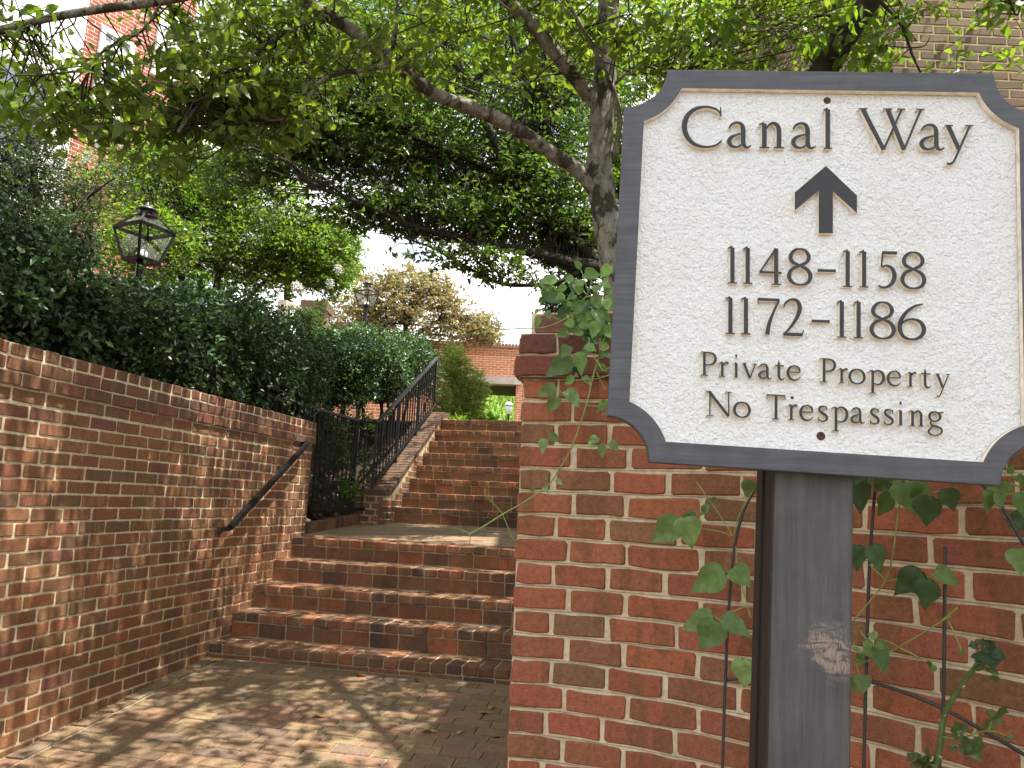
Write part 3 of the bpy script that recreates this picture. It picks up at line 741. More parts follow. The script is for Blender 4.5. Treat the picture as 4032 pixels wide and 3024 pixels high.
# lettering -- every glyph drawn as pen strokes (x, y, width); cap height 1
ST = .115; TH = .05
def serif(x, y, l=.13, r=.13, w=.035): return [(x-l, y, w), (x+r, y, w)]
def one():
    return [[(.15, .96, ST), (.15, .02, ST)], [(.02, .93, .035), (.15, .985, .05)], serif(.15, .017)]
GL = {
 'C': [['s', (.90, .83, .045), (.80, .93, .055), (.58, .985, .06), (.32, .93, .09), (.13, .75, .12), (.065, .5, .13), (.13, .26, .12), (.30, .08, .09), (.55, .015, .06), (.78, .055, .05), (.93, .17, .035)], [(.905, .99, .03), (.905, .76, .045)]],
 'a': [['s', (.06, .46, .03), (.13, .565, .055), (.26, .615, .06), (.365, .57, .09), (.405, .46, ST), (.41, .27, ST), (.41, .13, ST), (.455, .035, .085), (.525, .02, .05), (.60, .07, .03)], ['s', (.41, .36, .04), (.27, .325, .05), (.13, .26, .085), (.07, .16, .11), (.12, .055, .09), (.23, .02, .06), (.33, .05, .05), (.41, .13, .04)]],
 'n': [[(.15, .60, ST), (.15, .02, ST)], [(.01, .575, .03), (.15, .61, .06)], serif(.15, .017), ['s', (.19, .47, .04), (.28, .57, .06), (.39, .61, .075), (.49, .55, .10), (.525, .43, ST), (.525, .2, ST), (.525, .02, ST)], serif(.525, .017)],
 'l': one(), '1': one(),
 'W': [[(.05, .98, .115), (.60, .0, .11)], [(.60, .0, .055), (1.07, .98, .055)], [(.70, .98, .115), (1.13, .0, .11)], [(1.13, .0, .055), (1.57, .98, .055)], serif(.05, .985, .10, .13, .03), serif(.70, .985, .11, .13, .03), serif(1.07, .985, .11, .1, .03), serif(1.57, .985, .12, .1, .03)],
 'y': [[(.07, .60, .115), (.33, .04, .105)], [(.60, .60, .055), (.36, .06, .06), (.24, -.20, .055)], ['s', (.245, -.19, .055), (.19, -.285, .055), (.11, -.325, .06), (.03, -.315, .05)], serif(.07, .607, .08, .12, .03), serif(.60, .607, .11, .09, .03)],
 '4': [[(.47, .97, .05), (.03, .34, .05)], [(.0, .325, .06), (.64, .325, .06)], [(.48, .97, ST), (.48, .02, ST)], serif(.48, .017)],
 '8': [['s', (.32, .53, .06), (.14, .63, .10), (.10, .78, .11), (.19, .93, .075), (.32, .975, .05), (.46, .93, .075), (.54, .78, .11), (.49, .63, .09), (.32, .53, .07)], ['s', (.32, .53, .07), (.13, .42, .09), (.06, .25, .115), (.14, .08, .085), (.32, .018, .05), (.51, .08, .085), (.58, .25, .12), (.51, .42, .10), (.32, .53, .06)]],
 '5': [[(.14, .945, .085), (.60, .945, .085)], [(.155, .95, .05), (.115, .56, .05)], ['s', (.11, .555, .05), (.27, .60, .06), (.43, .54, .095), (.52, .36, .125), (.46, .16, .11), (.30, .04, .07), (.14, .02, .06), (.03, .07, .05)]],
 '7': [[(.02, .945, .08), (.60, .945, .07)], [(.02, .97, .03), (.02, .82, .03)], ['s', (.59, .93, .05), (.44, .62, .07), (.32, .30, .10), (.27, .02, .12)]],
 '2': [['s', (.04, .75, .03), (.10, .88, .055), (.27, .97, .06), (.44, .92, .10), (.50, .74, .12), (.43, .52, .10), (.25, .25, .07), (.05, .04, .05)], [(.03, .045, .09), (.58, .045, .09)], [(.575, .05, .03), (.61, .17, .03)]],
 '6': [['s', (.56, .97, .03), (.38, .90, .06), (.20, .72, .095), (.09, .48, .12), (.08, .26, .12), (.16, .08, .09), (.33, .018, .06), (.50, .10, .095), (.57, .29, .12), (.50, .48, .10), (.34, .555, .06), (.18, .50, .05), (.10, .40, .045)]],
 '-': [[(.0, .42, .075), (.55, .42, .075)]],
 'P': [[(.17, .97, ST), (.17, .02, ST)], serif(.17, .985, .13, .05, .03), serif(.17, .017, .14, .14), ['s', (.17, .965, .05), (.34, .97, .06), (.51, .91, .09), (.58, .73, .12), (.51, .54, .10), (.36, .47, .06), (.19, .46, .04)]],
 'r': [[(.15, .60, ST), (.15, .02, ST)], [(.01, .575, .03), (.15, .61, .06)], serif(.15, .017), ['s', (.19, .46, .04), (.26, .56, .06), (.35, .60, .08), (.44, .57, .08)]],
 'i': [[(.15, .60, ST), (.15, .02, ST)], [(.01, .575, .03), (.15, .61, .06)], serif(.15, .017), [(.085, .89, .13), (.215, .89, .13)]],
 'v': [[(.07, .60, .115), (.33, .0, .10)], [(.60, .60, .055), (.35, .0, .06)], serif(.07, .607, .08, .12, .03), serif(.60, .607, .11, .09, .03)],
 't': [['s', (.17, .80, .02), (.17, .6, ST), (.17, .3, ST), (.18, .13, ST), (.24, .03, .09), (.33, .02, .06), (.43, .08, .03)], [(.0, .59, .05), (.40, .59, .05)]],
 'e': [[(.10, .345, .045), (.52, .345, .045)], ['s', (.525, .345, .06), (.50, .50, .09), (.40, .60, .065), (.28, .615, .05), (.14, .52, .09), (.075, .32, .12), (.14, .11, .105), (.30, .02, .075), (.45, .06, .05), (.55, .17, .03)]],
 'o': [['s', (.33, .615, .055), (.16, .54, .09), (.075, .31, .12), (.15, .09, .09), (.33, .015, .055), (.51, .09, .09), (.585, .31, .12), (.50, .54, .09), (.33, .615, .055)]],
 'p': [[(.15, .60, ST), (.15, -.33, ST)], [(.01, .575, .03), (.15, .61, .06)], serif(.15, -.335), ['s', (.17, .50, .04), (.27, .59, .06), (.40, .60, .08), (.53, .50, .115), (.57, .31, .125), (.50, .11, .10), (.36, .025, .06), (.19, .07, .04)]],
 'N': [[(.17, .97, .055), (.17, .02, .055)], [(.15, .97, .125), (.86, .03, .11)], [(.87, .97, .055), (.87, .02, .055)], serif(.17, .017, .12, .12, .03), serif(.12, .985, .10, .08, .03), serif(.87, .985, .12, .12, .03)],
 'T': [[(.03, .955, .06), (.77, .955, .06)], [(.40, .95, ST), (.40, .02, ST)], serif(.40, .017, .14, .14), [(.03, .97, .03), (.02, .80, .03)], [(.77, .97, .03), (.78, .80, .03)]],
 's': [['s', (.41, .47, .03), (.36, .58, .05), (.24, .615, .055), (.11, .56, .09), (.09, .44, .10), (.21, .34, .115), (.36, .25, .115), (.41, .13, .10), (.33, .035, .07), (.20, .015, .055), (.09, .06, .05), (.04, .17, .03)], [(.415, .62, .025), (.415, .46, .025)], [(.04, .17, .025), (.04, .01, .025)]],
 'g': [['s', (.28, .615, .055), (.13, .55, .09), (.08, .42, .11), (.14, .28, .085), (.28, .235, .055), (.42, .29, .085), (.48, .43, .11), (.42, .56, .085), (.28, .615, .055)], [(.40, .575, .05), (.60, .60, .06)], ['s', (.17, .26, .04), (.11, .17, .06), (.16, .08, .08), (.33, .03, .09), (.49, -.03, .09), (.54, -.15, .085), (.46, -.27, .06), (.28, -.325, .05), (.11, -.28, .07), (.05, -.17, .08), (.13, -.05, .06), (.22, .02, .04)]],
}
def glyph(ch, x0, x1, base, cap, parent):
    """x0..x1 photo pixels of the ink, base(px)-> baseline pixel row, cap height in pixels"""
    strokes = []
    for st in GL[ch]:
        if st[0] == 's': strokes.append([tuple(p) for p in smooth_path(st[1:], 5)])
        else: strokes.append(st)
    xs = [p[0] for s_ in strokes for p in s_]; lo = min(xs)-.03; hi = max(xs)+.03
    kx = (x1-x0)/(hi-lo); mb = MB(); tops = -.0028
    for i, s_ in enumerate(strokes):
        P = [(x0+(p[0]-lo)*kx, p[1]*cap, p[2]*cap) for p in s_]; Lf = []; Rt = []
        for k, (x, y, w) in enumerate(P):
            a = P[max(k-1, 0)]; b = P[min(k+1, len(P)-1)]; dx, dy = b[0]-a[0], b[1]-a[1]; l = math.hypot(dx, dy) or 1
            nx, ny = -dy/l*w/2, dx/l*w/2
            Lf.append((x+nx, y+ny)); Rt.append((x-nx, y-ny))
        top = tops-.00018*i
        def W3(q, n_):
            px = q[0]; return sp(*uv_of(px, base(px)-q[1], top), n_)
        n_ = len(Lf); vs = [W3(q, top) for q in Lf]+[W3(q, top) for q in Rt]+[W3(q, -.0125) for q in Lf]+[W3(q, -.0125) for q in Rt]
        ft = [(k, n_+k, n_+k+1, k+1) for k in range(n_-1)]
        fsd = [(k, k+1, 2*n_+k+1, 2*n_+k) for k in range(n_-1)]+[(n_+k+1, n_+k, 3*n_+k, 3*n_+k+1) for k in range(n_-1)]+[(n_, 0, 2*n_, 3*n_), (n_-1, 2*n_-1, 4*n_-1, 3*n_-1)]
        b = len(mb.v); mb.v += [tuple(v) for v in vs]
        for f in ft: mb.f.append([k+b for k in f]); mb.mi.append(0); mb.sm.append(False)
        for f in fsd: mb.f.append([k+b for k in f]); mb.mi.append(1); mb.sm.append(False)
    return mb.build('letter', [M_LET, M_CREAM], parent)
M_LET = plain('letter_dark_grey', (.022, .0235, .028), .55, .4, .2, 60, .2)
Z6 = lambda x: 2300+.7837*x
def line_(pts, b0, b1, cap):
    (xa, ya), (xb, yb) = b0, b1
    f = lambda px: ya+(yb-ya)*(px-xa)/(xb-xa)
    for ch, a, b in pts: glyph(ch, a, b, f, cap, sg)
z6 = lambda L_: [(c, Z6(a), Z6(b)) for c, a, b in L_]
zy = lambda y: 200+.7837*y
line_(z6([('C', 497, 698), ('a', 720, 845), ('n', 872, 1010), ('a', 1042, 1170), ('l', 1198, 1250), ('W', 1374, 1717), ('a', 1686, 1817), ('y', 1806, 1962)]), (Z6(500), zy(485)), (Z6(1960), zy(502)), 163)
line_(z6([('1', 716, 774), ('1', 793, 851), ('4', 875, 998), ('8', 1023, 1143), ('-', 1168, 1270), ('1', 1295, 1353), ('1', 1378, 1435), ('5', 1475, 1577), ('8', 1592, 1715)]), (Z6(716), zy(1168)), (Z6(1715), zy(1199)), 148)
line_(z6([('1', 706, 764), ('1', 784, 842), ('7', 868, 987), ('2', 995, 1108), ('-', 1138, 1240), ('1', 1265, 1324), ('1', 1350, 1408), ('8', 1437, 1562), ('6', 1578, 1715)]), (Z6(706), zy(1422)), (Z6(1715), zy(1456)), 149)
line_([('P', 2755, 2821), ('r', 2829, 2872), ('i', 2889, 2908), ('v', 2921, 2984), ('a', 2986, 3042), ('t', 3049, 3092), ('e', 3099, 3155), ('P', 3227, 3290), ('r', 3300, 3340), ('o', 3342, 3407), ('p', 3419, 3482), ('e', 3493, 3550), ('r', 3571, 3611), ('t', 3623, 3670), ('y', 3682, 3744)], (2770, 1479), (3590, 1524), 95)
line_([('N', 2776, 2885), ('o', 2888, 2955), ('T', 3016, 3095), ('r', 3101, 3143), ('e', 3149, 3205), ('s', 3219, 3259), ('p', 3274, 3338), ('a', 3349, 3408), ('s', 3424, 3462), ('s', 3478, 3518), ('i', 3536, 3556), ('n', 3578, 3641), ('g', 3653, 3718)], (2780, 1637), (3600, 1678), 99)
arrow = [(1215, 578), (1058, 712), (1058, 803), (1178, 703), (1178, 917), (1250, 917), (1250, 706), (1371, 816), (1371, 727)]
mb = MB(); ap = [uv_of(Z6(x), zy(y), -.0028) for x, y in arrow]; n_ = len(ap)
mb.add([sp(u, v, -.0028) for u, v in ap], [(0, 1, 2, 3), (3, 4, 5, 6), (0, 3, 6), (0, 6, 7, 8)])
mb.add([sp(u, v, -.0028) for u, v in ap]+[sp(u, v, -.0125) for u, v in ap], [(k, n_+k, n_+(k+1) % n_, (k+1) % n_) for k in range(n_)], 1)
ar = mb.build('arrow', [M_LET, M_CREAM], sg); ar['label'] = 'raised dark grey arrow pointing up'
M_RUST = plain('rusty_screw', (.07, .042, .028), .9, .2, .5, 300, .6, 500)
for px, py, r_ in ((3257, 396, .0052), (3232, 1717, .0058), (3119, 1566, .0022)):
    u, v = uv_of(px, py, -.0115); mb = MB()
    def ring(rr, n_): return [sp(u+math.cos(2*math.pi*k/14)*rr, v+math.sin(2*math.pi*k/14)*rr, n_) for k in range(14)]
    vs = ring(r_*1.25, -.0112)+ring(r_*.95, -.0104)+ring(r_*.55, -.0108)
    mb.add(vs, [(a*14+k, a*14+(k+1) % 14, (a+1)*14+(k+1) % 14, (a+1)*14+k) for a in (0, 1) for k in range(14)]+[tuple(28+k for k in range(14))])
    mb.build('screw', M_RUST, sg)

# ------------------------------------------------------------------ handrail on the left wall
hr = empty('handrail', lwall(5.3)+Vector((0, 0, .6)), 'black iron handrail slanting up the brick wall by the steps', 'handrail')
hp = lambda px, py, off=.085: onplane(px, py, lwall(0)+WN*off, WN)
A_, B_ = hp(905, 2078), hp(1213, 1745)
mb = MB(); mb.bar(A_, B_, .032, .036); mb.build('rail', M_IRON, hr)
mb = MB(); q = A_-WN*.0+Vector((0, 0, -.004)); mb.bar(q, hp(866, 2085, .04), .03, .03); mb.bar(hp(866, 2085, .045), hp(866, 2085, -.01), .03, .03); mb.build('bracket', M_IRON, hr)
mb = MB(); mb.bar(B_+Vector((0, 0, .002)), hp(1188, 1748, .0), .03, .03); mb.build('bracket', M_IRON, hr)

# ------------------------------------------------------------------ railing round the planting bed and up the cheek wall
rg = empty('railing', lwall(7.9)+Vector((0, 0, 1.3)), 'black iron railing with square balusters along the bed and cheek wall', 'railing')
pA = lwall(6.2)-WN*.14; pB = lwall(7.95)-WN*.05; pC = cline(8.1, CT*.5); pD = cline(10.3, CT*.5); pE = cline(10.5, CT*.5)
path = [(pA, EYE+.775, EYE+.02), (pB, EYE+.775, EYE-.128), (pC, EYE+.775, EYE+.13), (pD, EYE+1.90, EYE+1.24), (pE, EYE+1.90, EYE+1.25)]
def V3(p, z): return Vector((p.x, p.y, z))
for i, ((p, zt, zb), (p2, zt2, zb2)) in enumerate(zip(path, path[1:])):
    if i == 3: continue
    a, b = V3(p, zt), V3(p2, zt2); mb = MB(); mb.bar(a, b+(b-a).normalized()*.015, .042, .022); mb.build('top_rail', M_IRON, rg)
    if i == 0: zb = EYE-.128; p_b = lwall(6.85)-WN*.06
    else: p_b = p
    if i == 1: zb2 = EYE-.128
    mb = MB(); mb.bar(V3(p_b, zb), V3(p2, zb2), .022, .03); mb.build('bottom_rail', M_IRON, rg)
    n = int((p2-p).length/.095)
    for k in range(1, n):
        q = p.lerp(p2, k/n); zz = lerp(zb, zb2, k/n); 
        if i == 0 and q.y < 6.83: zz = 2.1
        mb = MB(); mb.bar(V3(q, zz), V3(q, lerp(zt, zt2, k/n)), .016, .016, (1, 0, 0)); mb.build('baluster', M_IRON, rg)
for q, zt, zb in ((pA, EYE+.775, 2.0), (lwall(6.88)-WN*.07, EYE+.775, 1.22), (pB, EYE+.775, 1.2), (pC, EYE+.775, 1.57), (pC.lerp(pD, .33), lerp(EYE+.775, EYE+1.9, .33), 1.85), (pC.lerp(pD, .66), lerp(EYE+.775, EYE+1.9, .66), 2.2), (pD, EYE+1.9, 2.6)):
    mb = MB(); mb.bar(V3(q, zb), V3(q, zt-.005), .026, .026, (1, 0, 0)); mb.build('post', M_IRON, rg)

# ------------------------------------------------------------------ leaves and limbs
def unit(a): return a/np.maximum(np.linalg.norm(a, axis=-1, keepdims=True), 1e-9)
T8v = np.array([(0, 0, 0), (.28, .5, .06), (.28, -.5, .06), (.64, .40, .03), (.64, -.40, .03), (1, 0, -.10), (.28, 0, -.02), (.64, 0, -.03)])
T8f = np.array([(0, 6, 1), (0, 2, 6), (6, 7, 3), (6, 3, 1), (6, 2, 4), (6, 4, 7), (7, 5, 3), (7, 4, 5)])
T4v = np.array([(0, 0, 0), (.45, .5, .06), (.45, -.5, .06), (1, 0, -.08), (.45, 0, -.03)])
T4f = np.array([(0, 4, 1), (0, 2, 4), (4, 3, 1), (4, 2, 3)])
def np_mesh(name, v, f, cols=None, smooth=False):
    me = bpy.data.meshes.new(name); nv, nf = len(v), len(f)
    me.vertices.add(nv); me.vertices.foreach_set('co', v.astype(np.float32).ravel())
    me.loops.add(nf*f.shape[1]); me.loops.foreach_set('vertex_index', f.astype(np.int32).ravel())
    me.polygons.add(nf); me.polygons.foreach_set('loop_start', np.arange(0, nf*f.shape[1], f.shape[1], dtype=np.int32))
    me.update(calc_edges=True)
    if smooth: me.polygons.foreach_set('use_smooth', np.ones(nf, bool))
    if cols is not None:
        a = me.attributes.new('Col', 'FLOAT_COLOR', 'POINT'); a.data.foreach_set('color', np.hstack([cols, np.ones((nv, 1))]).astype(np.float32).ravel())
    return me
def leaf_mesh(name, pos, d, n, L_, wd, col, big=False):
    tv, tf = (T8v, T8f) if big else (T4v, T4f); N, K = len(pos), len(tv)
    d = unit(d); n = unit(n-d*(n*d).sum(1, keepdims=True)); s = np.cross(n, d)
    curl = rng.uniform(.4, 2.6, (N, 1, 1))
    v = pos[:, None]+(L_[:, None, None]*tv[None, :, 0:1])*d[:, None]+(wd[:, None, None]*tv[None, :, 1:2])*s[:, None]+(L_[:, None, None]*tv[None, :, 2:3]*curl)*n[:, None]
    f = (tf[None]+(np.arange(N)*K)[:, None, None]).reshape(-1, 3)
    return np_mesh(name, v.reshape(-1, 3), f, np.repeat(col, K, 0))
def pick(cols, n, a=.22):
    c = np.array(cols)[rng.integers(0, len(cols), n)]; return c*rng.uniform(1-a, 1+a, (n, 1))
def sprays(C, nl, slen, L_, asp, cols, droop=.3, lift=.15, flat=.75, rnd=.45, axis=None):
    N = len(C); a = rng.normal(size=(N, 3)) if axis is None else axis+rng.normal(size=(N, 3))*.5
    a[:, 2] = a[:, 2]*.45+lift; a = unit(a); sl_ = slen*rng.uniform(.6, 1.3, N)
    sd = unit(np.cross(a, np.array([0, 0, 1.])+rng.normal(size=(N, 3))*.25))
    t = (np.arange(nl)+.5)/nl
    pos = C[:, None]+a[:, None]*(sl_[:, None, None]*(t[None, :, None]-.5))
    sign = np.where(np.arange(nl) % 2 == 0, 1., -1.)[None, :, None]
    d = a[:, None]*.55+sd[:, None]*sign*.8+np.array([0, 0, -1.])*droop+rng.normal(size=(N, nl, 3))*rnd
    n = np.array([0, 0, 1.])*flat+rng.normal(size=(N, nl, 3))*(1-flat+.2)
    M_ = N*nl; Ls = L_*rng.uniform(.65, 1.2, M_)
    cc = np.repeat(pick(cols, N, .15), nl, 0)*.5+pick(cols, M_)*.5
    base = C-a*sl_[:, None]*.5; tip = C+a*sl_[:, None]*.45
    return pos.reshape(-1, 3), d.reshape(-1, 3), n.reshape(-1, 3), Ls, Ls*asp*rng.uniform(.85, 1.15, M_), cc, base, tip
def twigs_mesh(name, P0, P1, P2, r0_, r1_, r2_):
    """three-sided tubes through three points each"""
    N = len(P0); rings = []
    for P, Q, r_ in ((P0, P1-P0, r0_), (P1, P2-P0, r1_), (P2, P2-P1, r2_)):
        d = unit(Q); a = unit(np.cross(d, np.array([.3, .2, .93]))); b = np.cross(d, a)
        for k in range(3):
            th = 2*math.pi*k/3; rings.append(P+(a*math.cos(th)+b*math.sin(th))*r_)
    v = np.stack(rings, 1); f = []
    for i in (0, 3):
        for k in range(3):
            k2 = (k+1) % 3; f += [(i+k, i+k2, i+3+k2), (i+k, i+3+k2, i+3+k)]
    f = (np.array(f)[None]+(np.arange(N)*9)[:, None, None]).reshape(-1, 3)
    return np_mesh(name, v.reshape(-1, 3), f, None, True)
def blob(px, py, y, rx, ry, rd, n):
    c = np.array(at(px, py, y)); k = project(c)[2]/F
    q = rng.normal(size=(n, 3)); q = unit(q)*(rng.uniform(0, 1, (n, 1))**(1/2.4))
    return c+q*np.array([rx*k, rd, ry*k])
def wblob(c, r_, n):
    q = unit(rng.normal(size=(n, 3)))*(rng.uniform(0, 1, (n, 1))**(1/2.6)); return np.array(c)+q*np.array(r_)
def limb(mb, pts, r_a, r_b, n=8, sm=5, jit=.06):
    """pts: (px, py, y) photo pixels with distance"""
    P = [np.array(at(*p)) for p in pts]; Q = smooth_path(P, sm); m = len(Q)
    mb.tube(Q, [lerp(r_a, r_b, i/(m-1)) for i in range(m)], n, jit=jit); return Q
def crown(parent, C, limbs, mat, twmat, nl=11, slen=.32, L_=.07, asp=.5, cols=None, big=False, droop=.3, lift=.15, flat=.75, rnd=.45, maxd=1.6, tr=.003, conn=1.0):
    pos, d, n, Ls, wd, cc, base, tip = sprays(C, nl, slen, L_, asp, cols, droop, lift, flat, rnd)
    o = link('crown', leaf_mesh('crown', pos, d, n, Ls, wd, cc, big), mat, parent); o['kind'] = 'stuff'
    LP = np.array([q for l in limbs for q in l]); P0, P1, P2 = [], [], []
    mid = (base+tip)/2+rng.normal(size=base.shape)*.012
    A0 = [base]; A1 = [mid]; A2 = [tip]
    sel = np.where(rng.uniform(size=len(C)) < conn)[0]; near = np.empty((len(sel), 3)); dist = np.empty(len(sel))
    for i0 in range(0, len(sel), 400):
        b = base[sel[i0:i0+400]]; D = np.linalg.norm(b[:, None]-LP[None], axis=2); k_ = min(14, D.shape[1]-1); jj = np.argpartition(D, k_, 1)[:, :k_+1]; j = jj[np.arange(len(b)), rng.integers(0, k_+1, len(b))]; near[i0:i0+400] = LP[j]; dist[i0:i0+400] = D[np.arange(len(b)), j]
    ok = dist < maxd
    m_ = (near+base[sel])/2+rng.normal(size=near.shape)*(.09*dist[:, None]); m_[:, 2] += .05*dist
    tw = np_join([twigs_mesh('t', base, mid, tip, tr, tr*.8, tr*.4), twigs_mesh('t', near[ok], m_[ok], base[sel][ok], tr*2.0, tr*1.6, tr)])
    t_ = link('twigs', tw, twmat, parent); t_['kind'] = 'stuff'
    return o
def np_join(ms):
    vs, fs, b = [], [], 0
    for me in ms:
        v = np.empty(len(me.vertices)*3, np.float32); me.vertices.foreach_get('co', v); f = np.empty(len(me.loops), np.int32); me.loops.foreach_get('vertex_index', f)
        vs.append(v.reshape(-1, 3)); fs.append(f.reshape(-1, 3)+b); b += len(me.vertices); bpy.data.meshes.remove(me)
    return np_mesh('twigs', np.vstack(vs), np.vstack(fs), None, True)

m, t = newmat('bark_flaky'); pos = worldpos(t)
mpn = nd(t, 'ShaderNodeMapping'); t.links.new(pos, mpn.inputs['Vector']); mpn.inputs['Scale'].default_value = (1, 1, .6)
n1 = noise(t, mpn.outputs['Vector'], 22, 5, .6); n2 = noise(t, mpn.outputs['Vector'], 9, 4, .6)
vo = nd(t, 'ShaderNodeTexVoronoi', feature='DISTANCE_TO_EDGE'); vo.inputs['Scale'].default_value = 26; t.links.new(mpn.outputs['Vector'], vo.inputs['Vector'])
f1 = ramp(t, n1.outputs['Fac'], .35, .68, (.12, .108, .088), (.29, .265, .225)); f2 = ramp(t, n2.outputs['Fac'], .52, .57)
cc = mix(t, f2.outputs['Color'], f1.outputs['Color'], (.052, .044, .034)); fv = ramp(t, vo.outputs['Distance'], .0, .05, (.35, .33, .3), (1, 1, 1))
cc = mix(t, .7, cc, fv.outputs['Color'], 'MULTIPLY')
finish(t, cc, .9, .2, n1.outputs['Fac'], .8, .012); M_BARK = m
M_BARKD = plain('bark_dark', (.032, .026, .020), .9, .2, .45, 30, .8, 60, bdist=.01)
M_BARKT = plain('bark_tan', (.13, .088, .058), .8, .25, .35, 12, .5, 50, bdist=.006)
M_CORE = plain('inner_growth', (.012, .022, .009), .95, .1, .6, 25, 1.0, 40, bdist=.03)  # for the dark cores added inside the hedges
M_TWIG = plain('twig', (.045, .035, .026), .85, .2, .3, 30, .2)
M_LEAF = leaf_material('leaf_fresh', .52, .42, .4, (1.5, 1.55, .5))
M_GLOSS = leaf_material('leaf_glossy', .46, .33, .5, (1.4, 1.6, .5))
M_HEDGE = leaf_material('leaf_hedge', .2, .42, .4)
M_VINE = leaf_material('leaf_vine', .35, .5, .35)
M_RUSTL = leaf_material('leaf_rusty', .35, .5, .35, (1.3, 1.1, .5))

GREEN = [(.12, .175, .034), (.105, .16, .03), (.145, .205, .042), (.17, .225, .048), (.09, .145, .028)]
DKGREEN = [(.062, .115, .028), (.072, .13, .032), (.054, .10, .026), (.085, .145, .038)]
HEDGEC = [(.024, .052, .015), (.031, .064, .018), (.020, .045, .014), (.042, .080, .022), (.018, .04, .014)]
BRIGHT = [(.10, .20, .02), (.13, .23, .025), (.085, .175, .02), (.155, .25, .035)]
RUSTY = [tuple(x*1.3 for x in c) for c in [(.24, .19, .115), (.19, .20, .09), (.27, .20, .135), (.16, .18, .075), (.31, .27, .17), (.15, .135, .085), (.26, .17, .11), (.13, .15, .06), (.17, .21, .08), (.2, .23, .10)]]

# main tree behind the garden wall
mt = empty('flaky_bark_tree', at(2470, 1700, 4.8).xy.to_3d()+Vector((0, 0, 1.86)), 'tree with pale flaky bark rising beside the sign and arching over the steps', 'tree')
mb = MB(); tr_ = []
b0 = np.array(at(2440, 1250, 4.8)); b00 = b0.copy(); b00[2] = 1.8
Q = smooth_path([b00, b0, np.array(at(2405, 950, 4.78)), np.array(at(2362, 700, 4.75)), np.array(at(2372, 450, 4.72)), np.array(at(2388, 200, 4.7)), np.array(at(2398, -80, 4.68)), np.array(at(2380, -500, 4.6)), np.array(at(2330, -1000, 4.5))], 6)
mb.tube(Q, [lerp(.105, .055, i/(len(Q)-1)) for i in range(len(Q))], 14, jit=.04); tr_.append(Q)
mb.build('trunk', M_BARK, mt)
LIMBS = [
 ([(2350, 760, 4.75), (2280, 675, 4.7), (2170, 600, 4.6), (2020, 500, 4.5), (1860, 425, 4.4), (1712, 370, 4.3), (1540, 235, 4.15), (1380, 115, 4.05), (1200, 5, 3.95), (1000, -140, 3.8), (700, -380, 3.5)], .049, .033),
 ([(2385, 470, 4.73), (2327, 385, 4.68), (2187, 209, 4.55), (2095, 95, 4.45), (1991, -5, 4.35), (1850, -180, 4.2), (1600, -500, 3.9)], .052, .034),
 ([(1200, -260, 3.75), (900, -70, 3.7), (640, 2, 3.66), (350, 42, 3.62), (160, 78, 3.6), (20, 112, 3.58), (-160, 150, 3.5)], .026, .017),
 ([(1560, 255, 4.17), (1450, 275, 4.12), (1358, 285, 4.08), (1263, 320, 4.05), (1205, 400, 4.0), (1184, 440, 4.0), (1107, 470, 3.97), (968, 474, 3.95), (860, 500, 3.92)], .015, .006),
 ([(1400, 130, 4.07), (1290, 72, 4.0), (1171, 101, 3.95), (1038, 184, 3.9), (886, 297, 3.85), (760, 440, 3.8), (700, 520, 3.78)], .019, .007),
 ([(1540, 215, 4.15), (1560, 110, 4.1), (1565, -60, 4.0)], .012, .009),
 ([(2420, 620, 4.72), (2440, 480, 4.6), (2420, 372, 4.5), (2350, 210, 4.4), (2280, 90, 4.3), (2225, -20, 4.25)], .02, .012),
 ([(640, 0, 3.66), (560, 120, 3.62), (420, 190, 3.58), (330, 270, 3.55), (120, 300, 3.5)], .008, .004),
 ([(2380, 330, 4.7), (2200, 290, 4.5), (2050, 330, 4.4), (1920, 370, 4.3), (1790, 330, 4.25)], .006, .003),
 ([(2420, 330, 4.68), (2520, 255, 4.6), (2620, 290, 4.5), (2700, 330, 4.4)], .010, .004),
 ([(2420, -100, 4.6), (2650, -350, 4.3), (2950, -420, 3.6), (3300, -500, 3.0)], .045, .02),
 ([(2400, -300, 4.6), (2200, -700, 3.6), (2100, -1400, 2.4), (2000, -2600, 1.3)], .045, .015),
 ([(1850, -180, 4.2), (1500, -650, 3.2), (1200, -1300, 2.2)], .03, .012),
 ([(1000, -140, 3.8), (700, -600, 3.0), (500, -1400, 2.0)], .022, .01),
]
for pts, ra, rb in LIMBS:
    m2 = MB(); tr_.append(limb(m2, pts, ra, rb, 9)); m2.build('branch', M_BARK, mt)
C = np.vstack([
 blob(200, 220, 3.75, 330, 170, .5, 34), blob(560, 330, 3.85, 230, 160, .5, 30), blob(840, 330, 3.9, 220, 160, .4, 46), blob(230, 440, 3.8, 330, 80, .4, 26),
 blob(1000, 440, 4.0, 260, 170, .4, 74), blob(900, 120, 3.9, 300, 130, .5, 44), blob(1350, 230, 4.2, 320, 220, .5, 56), blob(1900, 180, 4.4, 420, 200, .4, 20), blob(2250, 120, 4.45, 220, 130, .4, 18),
 blob(2620, 190, 4.3, 240, 120, .4, 26), blob(3040, 120, 4.2, 260, 120, .4, 26), blob(3420, 160, 4.0, 90, 110, .3, 10), blob(3950, 40, 3.9, 60, 50, .2, 4), blob(640, 520, 3.9, 260, 120, .4, 34)])
crown(mt, C, tr_, M_LEAF, M_TWIG, 9, .34, .078, .50, GREEN, True, droop=.55, flat=.5, rnd=.5, maxd=1.2, tr=.0026)
